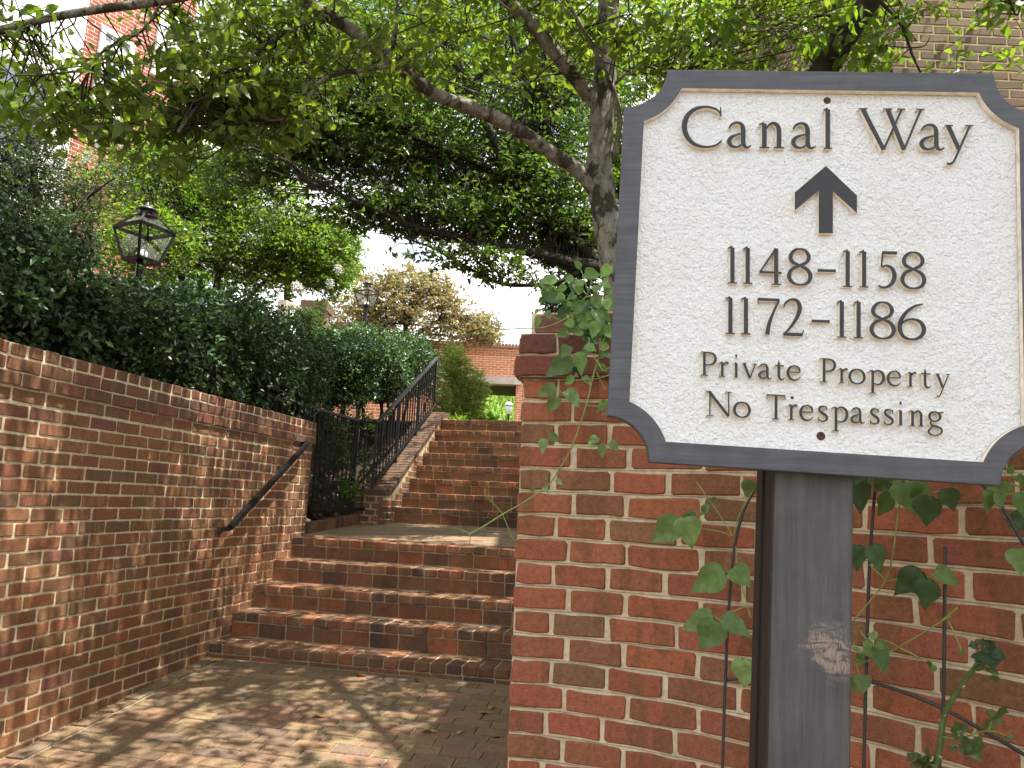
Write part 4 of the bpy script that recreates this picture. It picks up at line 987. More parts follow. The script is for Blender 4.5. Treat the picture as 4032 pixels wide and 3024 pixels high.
Cov = np.vstack([wblob((.6, 3.0, 5.0), (2.6, 2.4, .9), 450), wblob((-1.4, 3.6, 4.9), (1.9, 2.2, .7), 400), wblob((0, 5.0, 5.3), (2.2, 1.6, .7), 290), wblob((1.5, .95, 4.5), (1.0, .8, .45), 640), wblob((1.7, 1.0, 4.5), (1.9, 1.8, .8), 420), wblob((2.4, 4.6, 5.2), (1.6, 1.8, 1.0), 240), wblob((.2, 5.4, 5.9), (2.0, 1.3, .6), 200)])  # overhead leaves out of view; dense clump added to keep sun off sign
crown(mt, Cov, tr_, M_LEAF, M_TWIG, 10, .4, .085, .52, GREEN, False, droop=.35, flat=.7, maxd=1.0, tr=.003, conn=.25)

# dark limb at the top right
rt = empty('leaning_tree', at(2960, 1500, 3.9).xy.to_3d()+Vector((0, 0, 1.86)), 'dark leaning tree limb passing behind the top of the sign', 'tree')
mb = MB(); rl_ = []
b0 = at(2960, 1300, 3.9); 
rl_.append(limb(mb, [(2930, 1500, 3.9), (3010, 900, 3.8), (3150, 480, 3.7), (3250, 263, 3.65), (3330, 140, 3.6), (3425, 0, 3.55), (3540, -180, 3.45), (3700, -500, 3.2), (3850, -1000, 2.8)], .085, .04, 12))
mb.build('trunk', M_BARKD, rt)
for pts, ra, rb in ([[(3470, 10, 3.5), (3520, 60, 3.45), (3560, 120, 3.42), (3590, 210, 3.4), (3625, 285, 3.38)], .010, .005], [[(3585, 190, 3.4), (3640, 180, 3.39), (3665, 140, 3.38)], .004, .002], [[(3490, 25, 3.48), (3530, 20, 3.45), (3545, 5, 3.42)], .004, .003], [[(3960, -60, 3.2), (3985, 30, 3.2), (4005, 60, 3.2), (4020, 20, 3.2)], .006, .003], [[(3540, -150, 3.45), (3750, -120, 3.3), (3960, -60, 3.2)], .012, .007], [[(3360, 105, 3.58), (3250, 60, 3.5), (3120, 110, 3.45), (3060, 180, 3.4)], .008, .003]):
    m2 = MB(); rl_.append(limb(m2, pts, ra, rb, 6)); m2.build('branch', M_BARKD, rt)
C = np.vstack([blob(3420, 200, 3.5, 90, 80, .15, 9), blob(3560, 60, 3.45, 60, 60, .15, 4), blob(3930, 20, 3.25, 70, 40, .15, 4), blob(3200, 120, 3.5, 170, 100, .3, 16), blob(2880, 160, 3.8, 260, 90, .3, 22)])
crown(rt, C, rl_, M_LEAF, M_TWIG, 7, .2, .07, .48, BRIGHT+GREEN, True, droop=.7, flat=.45, maxd=.6, tr=.002)
C = np.vstack([wblob((2.6, 1.6, 4.6), (1.5, 1.6, .7), 230), wblob((3.2, 3.6, 5.4), (1.3, 1.3, .7), 90)])
crown(rt, C, rl_, M_LEAF, M_TWIG, 10, .4, .08, .5, GREEN, False, maxd=1.0, conn=.2)

# dogwood-like dark tree over the stairs
dt = empty('spreading_dark_tree', at(2480, 1300, 6.9).xy.to_3d()+Vector((0, 0, 1.86)), 'dark spreading tree with glossy leaves overhanging the upper steps', 'tree')
dl = []; mb = MB()
Pb = np.array(at(2470, 1180, 6.9)); P00 = Pb.copy(); P00[2] = 1.8
Q = smooth_path([P00, Pb, np.array(at(2400, 1080, 6.9)), np.array(at(2250, 1035, 6.85))], 5); mb.tube(Q, [lerp(.11, .07, i/(len(Q)-1)) for i in range(len(Q))], 10, jit=.06); dl.append(Q); mb.build('trunk', M_BARKD, dt)
for pts, ra, rb in (
 ([(2270, 1040, 6.85), (2150, 1010, 6.8), (2050, 985, 6.75), (1900, 955, 6.7), (1750, 925, 6.6), (1600, 880, 6.5), (1420, 800, 6.4), (1250, 740, 6.3)], .055, .012),
 ([(2300, 1060, 6.85), (2200, 1110, 6.8), (2100, 1122, 6.75), (1980, 1118, 6.7), (1880, 1075, 6.65), (1800, 1030, 6.6), (1700, 975, 6.55), (1600, 940, 6.5)], .026, .008),
 ([(2420, 1100, 6.9), (2220, 900, 6.9), (2040, 750, 6.9), (2000, 650, 6.9), (1930, 520, 6.85), (1840, 330, 6.8), (1760, 170, 6.75), (1660, -30, 6.7)], .06, .03),
 ([(2180, 580, 7.1), (2140, 440, 7.0), (2150, 200, 6.9), (2170, -20, 6.9)], .024, .016),
 ([(2010, 680, 6.9), (1870, 640, 6.8), (1700, 570, 6.7), (1560, 500, 6.6), (1390, 361, 6.5), (1200, 240, 6.4), (1050, 120, 6.3)], .028, .008),
 ([(1850, 340, 6.8), (1960, 200, 6.75), (1850, 100, 6.7), (1790, -20, 6.7)], .022, .012),
 ([(2100, 820, 6.9), (1900, 700, 6.8), (1760, 640, 6.75), (1640, 620, 6.7), (1500, 590, 6.6)], .02, .006),
 ([(1730, 620, 6.75), (1560, 430, 6.7), (1440, 300, 6.6), (1350, 120, 6.5), (1320, -30, 6.5)], .018, .008),
 ([(1750, 925, 6.6), (1560, 760, 6.6), (1380, 620, 6.55), (1260, 560, 6.5)], .016, .006),
 ([(1650, 560, 6.7), (1480, 440, 6.6), (1250, 380, 6.5)], .014, .006),
 ([(1990, 640, 6.9), (2080, 400, 7.0), (2020, 150, 7.0), (1960, -30, 7.0)], .026, .014)):
    m2 = MB(); dl.append(limb(m2, pts, ra, rb, 8)); m2.build('branch', M_BARKD, dt)
C = np.vstack([blob(1900, 350, 7.2, 520, 330, .8, 300), blob(2080, 760, 7.1, 300, 230, .5, 430), blob(1500, 560, 6.9, 430, 240, .7, 430), blob(1780, 850, 6.8, 380, 110, .4, 300), blob(2250, 960, 7.2, 170, 130, .4, 300), blob(1750, 600, 7.3, 420, 200, .5, 240),
  blob(1850, 1010, 6.6, 260, 70, .3, 60), blob(1200, 480, 6.6, 350, 260, .6, 300), blob(950, 620, 6.5, 300, 200, .5, 170), blob(1420, 820, 6.6, 200, 90, .4, 70), blob(2150, 350, 7.6, 260, 350, .5, 170), blob(1450, 150, 6.8, 420, 220, .6, 160), blob(2020, 1085, 6.6, 160, 40, .2, 16)])
C = np.vstack([C, wblob((1.7, 8.4, 6.4), (1.9, 1.9, .7), 300)])  # extra clump added to this crown to shade the upper steps
crown(dt, C, dl, M_GLOSS, M_TWIG, 11, .36, .074, .44, DKGREEN+GREEN[:2], False, droop=.35, flat=.65, maxd=1.2, tr=.003, conn=.8)

# bright tree farther back, seen against the light
bt = empty('backlit_tree', (1.6, 11.5, 2.6), 'bright green tree farther back behind the flaky bark tree', 'tree')
mb = MB(); bl = [limb(mb, [(2500, 1500, 11.5), (2480, 900, 11.5), (2350, 300, 11.3), (2200, -200, 11)], .13, .06, 9)]; mb.build('trunk', M_BARKD, bt)
for pts in ([(2470, 800, 11.5), (2100, 500, 11.2), (1700, 250, 11), (1300, 50, 10.8)], [(2430, 600, 11.5), (2800, 300, 11.3), (3200, 50, 11)]):
    m2 = MB(); bl.append(limb(m2, pts, .06, .02, 7)); m2.build('branch', M_BARKD, bt)
C = np.vstack([blob(1750, 200, 11.2, 640, 340, 1.2, 900), blob(2500, 250, 11.5, 520, 330, 1.2, 760), blob(3050, 200, 11.2, 420, 260, 1.0, 380), blob(2350, 700, 11.6, 220, 320, .8, 300), blob(1450, 330, 11, 300, 260, .8, 300), blob(1050, 200, 11, 300, 250, .8, 300), blob(1650, 620, 11, 220, 150, .8, 130)])
crown(bt, C, bl, M_LEAF, M_TWIG, 12, .5, .095, .5, BRIGHT, False, droop=.4, flat=.6, maxd=1.6, conn=.3, tr=.004)

# dark evergreen behind the wall end
eg = empty('dark_evergreen', at(2300, 1500, 7.8).xy.to_3d()+Vector((0, 0, 1.86)), 'dense dark evergreen behind the end of the garden wall', 'shrub')
mb = MB(); el = [limb(mb, [(2300, 1560, 7.8), (2260, 1250, 7.8), (2240, 1120, 7.8)], .05, .02)]; mb.build('trunk', M_BARKD, eg)
crown(eg, np.vstack([blob(2270, 1190, 7.8, 160, 110, .5, 220), blob(2300, 1330, 7.8, 180, 150, .5, 160)]), el, M_GLOSS, M_TWIG, 10, .2, .05, .5, HEDGEC+DKGREEN[:2], droop=.3, flat=.4, maxd=.8)

# ------------------------------------------------------------------ crape myrtle with white flowers
cm = empty('flowering_tree', at(900, 1250, 9.6).xy.to_3d()+Vector((0, 0, 2.5)), 'multi-stemmed bright green tree with white flower heads behind the left lamp', 'tree')
cl = []
for pts, ra, rb in (([(760, 1300, 9.5), (720, 1120, 9.5), (690, 1000, 9.5), (600, 800, 9.4), (520, 600, 9.3)], .05, .02), ([(830, 1300, 9.6), (850, 1130, 9.6), (900, 980, 9.6), (940, 800, 9.6), (920, 600, 9.5)], .05, .02), ([(860, 1300, 9.6), (900, 1160, 9.6), (1000, 1050, 9.6), (1080, 930, 9.6), (1150, 800, 9.6)], .045, .018), ([(900, 1300, 9.7), (1000, 1150, 9.7), (1130, 1040, 9.7), (1260, 960, 9.7)], .035, .012), ([(800, 1300, 9.6), (790, 1150, 9.6), (780, 1020, 9.6), (760, 850, 9.5), (780, 650, 9.5)], .045, .018)):
    m2 = MB(); cl.append(limb(m2, pts, ra, rb, 8)); m2.build('trunk', M_BARKT, cm)
C = np.vstack([blob(930, 850, 9.7, 330, 230, .9, 750), blob(1220, 1000, 9.8, 190, 140, .6, 380), blob(700, 750, 9.5, 280, 230, .8, 460), blob(560, 600, 9.4, 220, 160, .6, 170), blob(560, 960, 8.6, 240, 170, .4, 300), blob(420, 760, 8.8, 160, 120, .4, 90), blob(1340, 950, 10.0, 90, 110, .4, 90), blob(1290, 1110, 9.9, 90, 60, .3, 80), blob(820, 1010, 9.4, 240, 80, .5, 110), blob(1000, 1090, 9.6, 200, 60, .4, 60)])
crown(cm, C, cl, M_LEAF, M_TWIG, 12, .42, .065, .48, BRIGHT+GREEN[2:4], droop=.35, flat=.6, maxd=1.3, conn=.5)
M_FLOW = plain('white_flowers', (.72, .70, .66), .9, .2, .15, 50, .3)
for px, py, y in ((1163, 1125, 9.2), (1180, 1140, 9.2), (1330, 1060, 9.4), (380, 565, 8.8), (480, 560, 8.8), (340, 620, 8.8), (1300, 1118, 9.5), (700, 1010, 9.0), (460, 480, 8.8)):
    c = np.array(at(px, py, y)); n_ = 150
    q = wblob(c, (.055, .055, .075), n_); me = leaf_mesh('flower_head', q, rng.normal(size=(n_, 3)), rng.normal(size=(n_, 3)), np.full(n_, .022), np.full(n_, .02), np.full((n_, 3), .7)); link('flower_head', me, M_FLOW, cm)

# holly at the far left
hl = empty('tall_holly', at(150, 1200, 6.4).xy.to_3d()+Vector((0, 0, 2.1)), 'tall small-leaved holly at the left edge in front of the house', 'shrub')
mb = MB(); ll = [limb(mb, [(170, 1250, 6.4), (160, 900, 6.4), (120, 600, 6.3), (80, 380, 6.3)], .05, .012)]; mb.build('trunk', M_BARKD, hl)
for pts in ([(160, 950, 6.4), (320, 800, 6.3), (450, 700, 6.2)], [(150, 850, 6.4), (-20, 680, 6.3), (-150, 560, 6.2)], [(165, 1050, 6.4), (300, 1000, 6.2), (380, 980, 6.0)]):
    m2 = MB(); ll.append(limb(m2, pts, .02, .006, 6)); m2.build('branch', M_BARKD, hl)
C = np.vstack([blob(120, 830, 6.4, 260, 270, .6, 620), blob(330, 960, 6.3, 200, 150, .5, 330), blob(80, 560, 6.3, 180, 180, .5, 210), blob(-120, 800, 6.3, 200, 300, .5, 160), blob(480, 720, 6.5, 100, 90, .4, 40)])
C = np.array([c for c in C if not (380 < project(c)[0] < 740 and 760 < project(c)[1] < 1150)])
crown(hl, C, ll, M_HEDGE, M_TWIG, 13, .22, .036, .5, DKGREEN+HEDGEC[:2], droop=.1, lift=.3, flat=.4, rnd=.6, maxd=1.0, tr=.002, conn=.6)

# ------------------------------------------------------------------ hedges
def hedge_points(f, n, ymin, ymax, shell=.35):
    """f(y) -> (near plan point, depth direction, thickness, zbottom, ztop); rounded cross-section, more leaves near the surface"""
    y = rng.uniform(ymin, ymax, n); th = rng.uniform(0, 2*math.pi, n); rr = 1-shell*rng.uniform(0, 1, n)**1.5*rng.uniform(0, 2.2, n); rr = np.clip(rr, 0, 1.06)
    out = np.empty((n, 3)); nrm = np.empty((n, 3))
    for i in range(n):
        p, dv, tk, zb, zt = f(y[i]); c, s = math.cos(th[i]), math.sin(th[i])
        e = 4.0; k = (abs(c)**e+abs(s)**e)**(-1/e)
        bump = 1+.10*math.sin(y[i]*4.3+th[i]*3)+.07*math.sin(y[i]*11-th[i]*5)+.05*math.sin(y[i]*23+th[i]*9)
        a = c*k*rr[i]*bump; b = s*k*rr[i]*bump
        e1 = min((y[i]-ymin), (ymax-y[i])); cap = min(1, math.sqrt(max(e1, .01)/.35)) if e1 < .35 else 1
        out[i] = (p.x+dv.x*tk*(.5-.5*a*cap), p.y+dv.y*tk*(.5-.5*a*cap), (zb+zt)/2+(zt-zb)/2*b*(cap*.5+.5)); nrm[i] = (-dv.x*a, -dv.y*a, b)
    return out, nrm
def hedge(name, label, base, f, n, ymin, ymax, L_, cols, stems, mat=None, core=True, asp=.52):
    h = empty(name, base, label, 'hedge')
    P, N_ = hedge_points(f, n, ymin, ymax)
    d = rng.normal(size=P.shape)+N_*.9; d[:, 2] -= .25; nn = N_*.8+rng.normal(size=P.shape)*.55+np.array([0, 0, .45])
    me = leaf_mesh('foliage', P, d, nn, L_*rng.uniform(.6, 1.25, n), L_*asp*rng.uniform(.7, 1.2, n), pick(cols, n)); o = link('foliage', me, mat or M_HEDGE, h); o['kind'] = 'stuff'
    ns = n//55; P2, N2 = hedge_points(f, ns, ymin, ymax, .05); up_ = (N2[:, 2] > .1) | (rng.uniform(size=ns) < .35); P2 = P2[up_]+N2[up_]*.05
    pos, d, nn, Ls, wd, cc, base_, tip_ = sprays(P2, 8, .17, L_*1.1, .5, [tuple(c*2.1 for c in k) for k in cols]+[(.07, .12, .03)], .15, .5, .5, .5); o = link('new_shoots', leaf_mesh('new_shoots', pos, d, nn, Ls, wd, cc), mat or M_HEDGE, h); o['kind'] = 'stuff'
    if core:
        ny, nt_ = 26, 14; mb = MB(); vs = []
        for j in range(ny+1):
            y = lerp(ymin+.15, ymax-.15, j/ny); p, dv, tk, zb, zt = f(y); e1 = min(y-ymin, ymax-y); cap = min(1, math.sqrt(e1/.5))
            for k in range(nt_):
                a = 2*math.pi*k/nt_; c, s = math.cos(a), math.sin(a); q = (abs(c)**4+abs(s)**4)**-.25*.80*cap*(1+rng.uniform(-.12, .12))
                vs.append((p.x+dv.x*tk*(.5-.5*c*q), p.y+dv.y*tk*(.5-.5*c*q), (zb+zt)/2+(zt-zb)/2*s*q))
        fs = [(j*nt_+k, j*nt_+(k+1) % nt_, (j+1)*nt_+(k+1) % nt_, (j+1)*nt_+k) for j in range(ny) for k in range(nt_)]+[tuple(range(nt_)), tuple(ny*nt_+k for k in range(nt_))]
        mb.add(vs, fs); mb.build('inner_growth', M_CORE, h)  # dark solid core added inside the leaves to close gaps, no real growth
    for pts, ra, rb in stems:
        mb = MB(); Q = smooth_path(pts, 4); mb.tube(Q, [lerp(ra, rb, i/(len(Q)-1)) for i in range(len(Q))], 6, jit=.1); mb.build('stem', M_BARKD, h)
    return h
def f1(y):
    k = max(0, min(1, (y-6.6)/.8))
    return lwall(y)-WN*(.06+.1*k), -WN, 1.1+.2*k, 2.10-.25*k, 2.76+max(0, (y-4))*.10+.09*math.sin(y*2.3+.5)+.05*math.sin(y*5.3+1)
st = []
for y in np.arange(2.0, 7.6, .45):
    p = lwall(y)-WN*rng.uniform(.3, .7); z0 = zbed(p.x, p.y); st.append(([(p.x, p.y, z0-.05), (p.x+rng.uniform(-.1, .1), p.y, (z0+2.6)/2), (p.x+rng.uniform(-.2, .2), p.y+rng.uniform(-.1, .1), 2.65)], .018, .008))
hedge('broadleaf_hedge', 'dark glossy evergreen hedge growing over the top of the left wall', lwall(4.5)-WN*.5+Vector((0, 0, 2.03)), f1, 52000, 1.6, 7.75, .046, HEDGEC, st)
def f2(y):
    return cline(y, .32)-WN*.0, -WN, 1.15, lerp(2.5, 3.05, (y-8.2)/3.2), lerp(3.32, 3.86, (y-8.2)/3.2)
st = []
for y in np.arange(8.3, 11.3, .22):
    p = cline(y, rng.uniform(.5, 1.3)); z0 = zbed(p.x, p.y); st.append(([(p.x, p.y, z0-.05), (p.x+rng.uniform(-.06, .06), p.y+rng.uniform(-.06, .06), (z0+2.8)/2), (p.x+rng.uniform(-.1, .1), p.y, 2.9)], .028, .016))
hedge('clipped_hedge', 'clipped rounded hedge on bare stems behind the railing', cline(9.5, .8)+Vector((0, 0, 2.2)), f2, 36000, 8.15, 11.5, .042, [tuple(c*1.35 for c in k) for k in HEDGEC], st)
# low growth under the railing
def low(name, label, cat, C, L_, cols, nl=9, mat=None, group=None):
    h = empty(name, Vector(C.mean(0)), label, cat, group)
    pos, d, n, Ls, wd, cc, base, tip = sprays(C, nl, .2, L_, .5, cols, .2, .35, .5, .55); o = link('foliage', leaf_mesh('foliage', pos, d, n, Ls, wd, cc), mat or M_GLOSS, h); o['kind'] = 'stuff'
    tw = twigs_mesh('t', base, (base+tip)/2, tip, .003, .0025, .001); t_ = link('stems', tw, M_TWIG, h); t_['kind'] = 'stuff'; return h
low('understory_shrub', 'glossy dark shrub filling the bed between railing and left wall', 'shrub', np.vstack([blob(1300, 1740, 7.6, 80, 130, .35, 60), blob(1420, 1840, 8.2, 100, 80, .35, 30), blob(1420, 1660, 8.4, 130, 80, .3, 34), blob(1270, 1900, 7.6, 50, 60, .2, 24), blob(1200, 1600, 7.2, 90, 90, .3, 60)]), .05, HEDGEC+DKGREEN)
low('fern_clump', 'small bright leafy clump on the mulch behind the railing', 'plant', blob(1370, 1925, 7.7, 45, 40, .15, 22), .06, DKGREEN+BRIGHT[:1], 7, M_LEAF)
low('sunlit_shrub', 'sunlit small-leaved shrub at the head of the upper steps', 'shrub', np.vstack([blob(1840, 1550, 12.6, 90, 105, .6, 620), blob(1790, 1440, 12.4, 65, 85, .5, 260), blob(1760, 1590, 12.0, 50, 90, .4, 180)]), .05, [(.12, .18, .05), (.17, .24, .07), (.21, .28, .09), (.10, .15, .045)], 11, M_LEAF)  # leaf colours brightened to stand for sun that the crowns above block
low('low_bright_plants', 'low bright green plants along the top step', 'plant', np.vstack([blob(1790, 1665, 11.4, 60, 28, .3, 40), blob(1890, 1655, 12.4, 70, 25, .4, 50)]), .085, BRIGHT, 8, M_LEAF)

# rusty tree in the distance
ru = empty('rusty_tree', (-2.6, 20.5, 2.7), 'tree with rusty yellowing leaves beyond the second lamp', 'tree')
mb = MB(); rl2 = [limb(mb, [(1600, 1560, 20.5), (1600, 1350, 20.5), (1590, 1180, 20.5)], .12, .05)]; mb.build('trunk', M_BARKD, ru)
for pts in ([(1600, 1380, 20.5), (1480, 1250, 20.5), (1400, 1130, 20.3)], [(1600, 1350, 20.5), (1730, 1260, 20.5), (1840, 1240, 20.3)], [(1595, 1300, 20.5), (1650, 1180, 20.5), (1680, 1100, 20.5)]):
    m2 = MB(); rl2.append(limb(m2, pts, .05, .02, 6)); m2.build('branch', M_BARKD, ru)
C = np.vstack([blob(1640, 1225, 20.6, 250, 150, 1.6, 460), blob(1430, 1210, 20.4, 150, 140, 1.2, 300), blob(1860, 1290, 20.5, 125, 75, 1.0, 180), blob(1690, 1120, 20.5, 90, 60, .8, 90), blob(1540, 1110, 20.5, 70, 50, .8, 60), blob(1380, 1080, 20.3, 60, 40, .5, 40), blob(1760, 1190, 20.4, 60, 45, .6, 60), blob(1920, 1330, 20.4, 60, 30, .5, 50), blob(1610, 1060, 20.5, 35, 30, .4, 18)])
crown(ru, C, rl2, M_RUSTL, M_TWIG, 12, .5, .11, .55, RUSTY, droop=.4, flat=.5, maxd=2, conn=.3, tr=.005)
# far green tree at the middle left gap
fg = empty('far_green_tree', (-4.6, 17, 2.7), 'pale sunlit green tree behind the flowering tree', 'tree')
mb = MB(); fl = [limb(mb, [(1130, 1500, 17), (1130, 1150, 17), (1150, 900, 17)], .1, .04)]; mb.build('trunk', M_BARKD, fg)
crown(fg, np.vstack([blob(1300, 990, 17, 130, 150, 1, 260), blob(1150, 1000, 17, 160, 180, 1, 240), blob(800, 1100, 17, 400, 130, 1.2, 300), blob(900, 600, 17, 420, 330, 1.2, 640)]), fl, M_LEAF, M_TWIG, 11, .5, .11, .5, BRIGHT+[(.16, .24, .06)], droop=.4, maxd=1.5, conn=.2)

# ------------------------------------------------------------------ lamps
M_GLASS, t = newmat('lantern_glass')
tp = nd(t, 'ShaderNodeBsdfTransparent'); tp.inputs['Color'].default_value = (.98, .985, .98, 1); gl = nd(t, 'ShaderNodeBsdfGlossy'); gl.inputs['Roughness'].default_value = .06
ms = nd(t, 'ShaderNodeMixShader'); o_ = nd(t, 'ShaderNodeOutputMaterial')
ms.inputs['Fac'].default_value = .12; gl.inputs['Roughness'].default_value = .12; t.links.new(tp.outputs['BSDF'], ms.inputs[1]); t.links.new(gl.outputs['BSDF'], ms.inputs[2]); t.links.new(ms.outputs['Shader'], o_.inputs['Surface'])
M_BULB = plain('candle_white', (.75, .74, .70), .5, .4, .05, 20, .05)
M_CAP = plain('lamp_cap', (.03, .03, .036), .35, .6, .2, 30, .1)
def lantern(name, label, base, zb, yaw_, sc=1.0):
    lp = empty(name, base, label, 'street lamp', 'black lantern street lamps')
    x, y = base.x, base.y; c, s = math.cos(yaw_), math.sin(yaw_)
    def P(u, v, z): return Vector((x+(u*c-v*s)*sc, y+(u*s+v*c)*sc, zb+z*sc))
    wt, wb, hb, hr_, wr = .178, .105, .285, .125, .075
    mb = MB(); mb.lathe((x, y, 0), [(.045, base.z), (.042, base.z+.3), (.036, zb-.10*sc), (.036, zb-.03*sc), (.055*sc, zb)], 14); mb.build('post', M_IRON, lp)
    fr = MB(); sg_ = [(-1, -1), (1, -1), (1, 1), (-1, 1)]; k = .021*sc
    for i in range(4):
        a, b = sg_[i], sg_[(i+1) % 4]
        fr.bar(P(a[0]*wb, a[1]*wb, 0), P(a[0]*wt, a[1]*wt, hb), k, k); fr.bar(P(a[0]*wb, a[1]*wb, 0), P(b[0]*wb, b[1]*wb, 0), k, k*1.2)
        fr.bar(P(a[0]*wt, a[1]*wt, hb), P(b[0]*wt, b[1]*wt, hb), k*1.2, k*1.3); fr.bar(P(a[0]*wt, a[1]*wt, hb), P(a[0]*wr, a[1]*wr, hb+hr_), k*.8, k*.8)
    fr.box(P(0, 0, -.004), Vector((c, s, 0))*wb*sc, Vector((-s, c, 0))*wb*sc, Vector((0, 0, .006)))
    fr.build('lantern_frame', M_IRON, lp)
    for i in range(4):
        a, b = sg_[i], sg_[(i+1) % 4]; gm = MB(); e = .97
        gm.add([P(a[0]*wb*e, a[1]*wb*e, .005), P(b[0]*wb*e, b[1]*wb*e, .005), P(b[0]*wt*e, b[1]*wt*e, hb-.005), P(a[0]*wt*e, a[1]*wt*e, hb-.005)], [(0, 1, 2, 3)]); gm.build('pane', M_GLASS, lp)
        gm = MB(); gm.add([P(a[0]*wt*e, a[1]*wt*e, hb+.006), P(b[0]*wt*e, b[1]*wt*e, hb+.006), P(b[0]*wr*e, b[1]*wr*e, hb+hr_), P(a[0]*wr*e, a[1]*wr*e, hb+hr_)], [(0, 1, 2, 3)]); gm.build('roof_pane', M_GLASS, lp)
    cp = MB(); z0 = zb+(hb+hr_)*sc
    cp.lathe((x, y, z0), [(.10*sc, -.004), (.075*sc, .01*sc), (.066*sc, .05*sc), (.085*sc, .055*sc), (.10*sc, .052*sc), (.07*sc, .085*sc), (.03*sc, .10*sc), (.012*sc, .115*sc), (.012*sc, .135*sc), (.004, .145*sc)], 16); cp.build('cap', M_CAP, lp)
    for u, v in ((-.035, .0), (.03, -.02), (.01, .04)):
        cb = MB(); p = P(u, v, .01); cb.lathe(p, [(.013*sc, 0), (.013*sc, .085*sc)], 10); cb.build('candle', M_BULB, lp)
        cb = MB(); cb.lathe(p+Vector((0, 0, .087*sc)), [(.008*sc, 0), (.017*sc, .03*sc), (.012*sc, .06*sc), (.002, .09*sc)], 10); cb.build('bulb', M_GLASS, lp)
    return lp
p = at(555, 1028, 6.9); lantern('street_lamp', 'near black four sided lantern lamp above the dark hedge', Vector((p.x, p.y, 2.1)), p.z, R(-27), 1.04)
p = at(1441, 1206, 15.2); lantern('street_lamp', 'farther black lantern lamp on a post behind the clipped hedge', Vector((p.x, p.y, 2.6)), p.z, R(-28), 1.0)
# far lamp with a rounded globe
p = at(2004, 1600, 31); fl3 = empty('globe_lamp', Vector((p.x, p.y, 3.4)), 'small white globe lamp standing on the grass seen through the gateway', 'street lamp')
M_WGL = plain('white_globe', (.7, .72, .75), .3, .5, .05, 10, .05)
mb = MB(); mb.lathe((p.x, p.y, 0), [(.05, 3.3), (.045, p.z-.4), (.09, p.z-.33)], 10); mb.build('post', M_IRON, fl3)
mb = MB(); mb.lathe(p, [(.10, -.33), (.15, -.05), (.16, .02)], 12); mb.build('globe', M_WGL, fl3)
mb = MB(); mb.lathe(p, [(.17, .02), (.15, .10), (.08, .17), (.05, .18)], 12); mb.build('globe_top', M_WGL, fl3)
mb = MB(); mb.lathe(p, [(.175, .005), (.175, .03)], 12); mb.lathe(p, [(.06, .18), (.05, .24), (.01, .30)], 10); mb.build('cap', M_IRON, fl3)

# ------------------------------------------------------------------ buildings
def brick_tex(name, c1, c2, mort, scale=1.0, bump=.4):
    m, t = newmat(name); oc = objcoord(t); sx = nd(t, 'ShaderNodeSeparateXYZ'); t.links.new(oc, sx.inputs[0]); cb = nd(t, 'ShaderNodeCombineXYZ')
    ad = nd(t, 'ShaderNodeMath', operation='ADD'); t.links.new(sx.outputs['X'], ad.inputs[0]); t.links.new(sx.outputs['Y'], ad.inputs[1])
    t.links.new(ad.outputs[0], cb.inputs['X']); t.links.new(sx.outputs['Z'], cb.inputs['Y'])
    b = nd(t, 'ShaderNodeTexBrick'); t.links.new(cb.outputs[0], b.inputs['Vector']); b.inputs['Color1'].default_value = rgb(c1); b.inputs['Color2'].default_value = rgb(c2); b.inputs['Mortar'].default_value = rgb(mort)
    b.inputs['Scale'].default_value = 1; b.inputs['Brick Width'].default_value = .2075; b.inputs['Row Height'].default_value = CH; b.inputs['Mortar Size'].default_value = .006; b.inputs['Mortar Smooth'].default_value = .2; b.inputs['Bias'].default_value = -.2
    n1 = noise(t, oc, 12, 5, .6); f = ramp(t, n1.outputs['Fac'], .3, .7, (.75, .75, .75), (1.2, 1.2, 1.2)); c = mix(t, 1, b.outputs['Color'], f.outputs['Color'], 'MULTIPLY')
    iv = nd(t, 'ShaderNodeMath', operation='SUBTRACT'); iv.inputs[0].default_value = 1; t.links.new(b.outputs['Fac'], iv.inputs[1])
    finish(t, c, .9, .2, iv.outputs[0], bump, .008); return m
M_HOUSE = brick_tex('house_brick', (.30, .085, .055), (.24, .07, .05), (.52, .46, .38))
M_FARB = brick_tex('far_brick', (.40, .165, .095), (.31, .12, .07), (.58, .49, .36))
M_WHITE = plain('white_paint', (.74, .73, .70), .6, .4, .06, 10, .1)
M_PANE = plain('window_glass', (.10, .13, .15), .08, .8, .2, 2, .02)
M_BLIND = plain('window_blind', (.42, .47, .50), .5, .4, .08, 3, .05)
M_STONE = plain('lintel_stone', (.36, .34, .31), .9, .2, .15, 6, .3, 40)
# red brick house at the far left, its front receding to the right
HO = at(450, 300, 12.0); HA = R(32); hd = Vector((math.sin(HA), math.cos(HA), 0)); hn = Vector((math.cos(HA), -math.sin(HA), 0))
hb_ = Vector((HO.x, HO.y, 2.4)); house = empty('brick_house', hb_, 'tall red brick house with white windows at the far left', 'house')
HM = frame(hb_, hd, -hn)                                 # local X along front, Y into the house
def hpt(px, py): 
    q = onplane(px, py, hb_, hn)-hb_; return q.dot(hd), q.z
def hbox(name, s0, s1, z0, z1, y0, y1, m, parent):
    b = MB(); b.box(((s0+s1)/2, (y0+y1)/2, (z0+z1)/2), ((s1-s0)/2, 0, 0), (0, (y1-y0)/2, 0), (0, 0, (z1-z0)/2)); me = b.mesh(name, [m]); o = link(name, me, None, parent, HM); return o
sw0, _ = hpt(300, 300)
hbox('wall', sw0, hpt(745, 300)[0], -2.5, 11, 0, .5, M_HOUSE, house)
hbox('painted_wall', -7, sw0-.13, -2.5, 11, -.12, .5, M_WHITE, house)
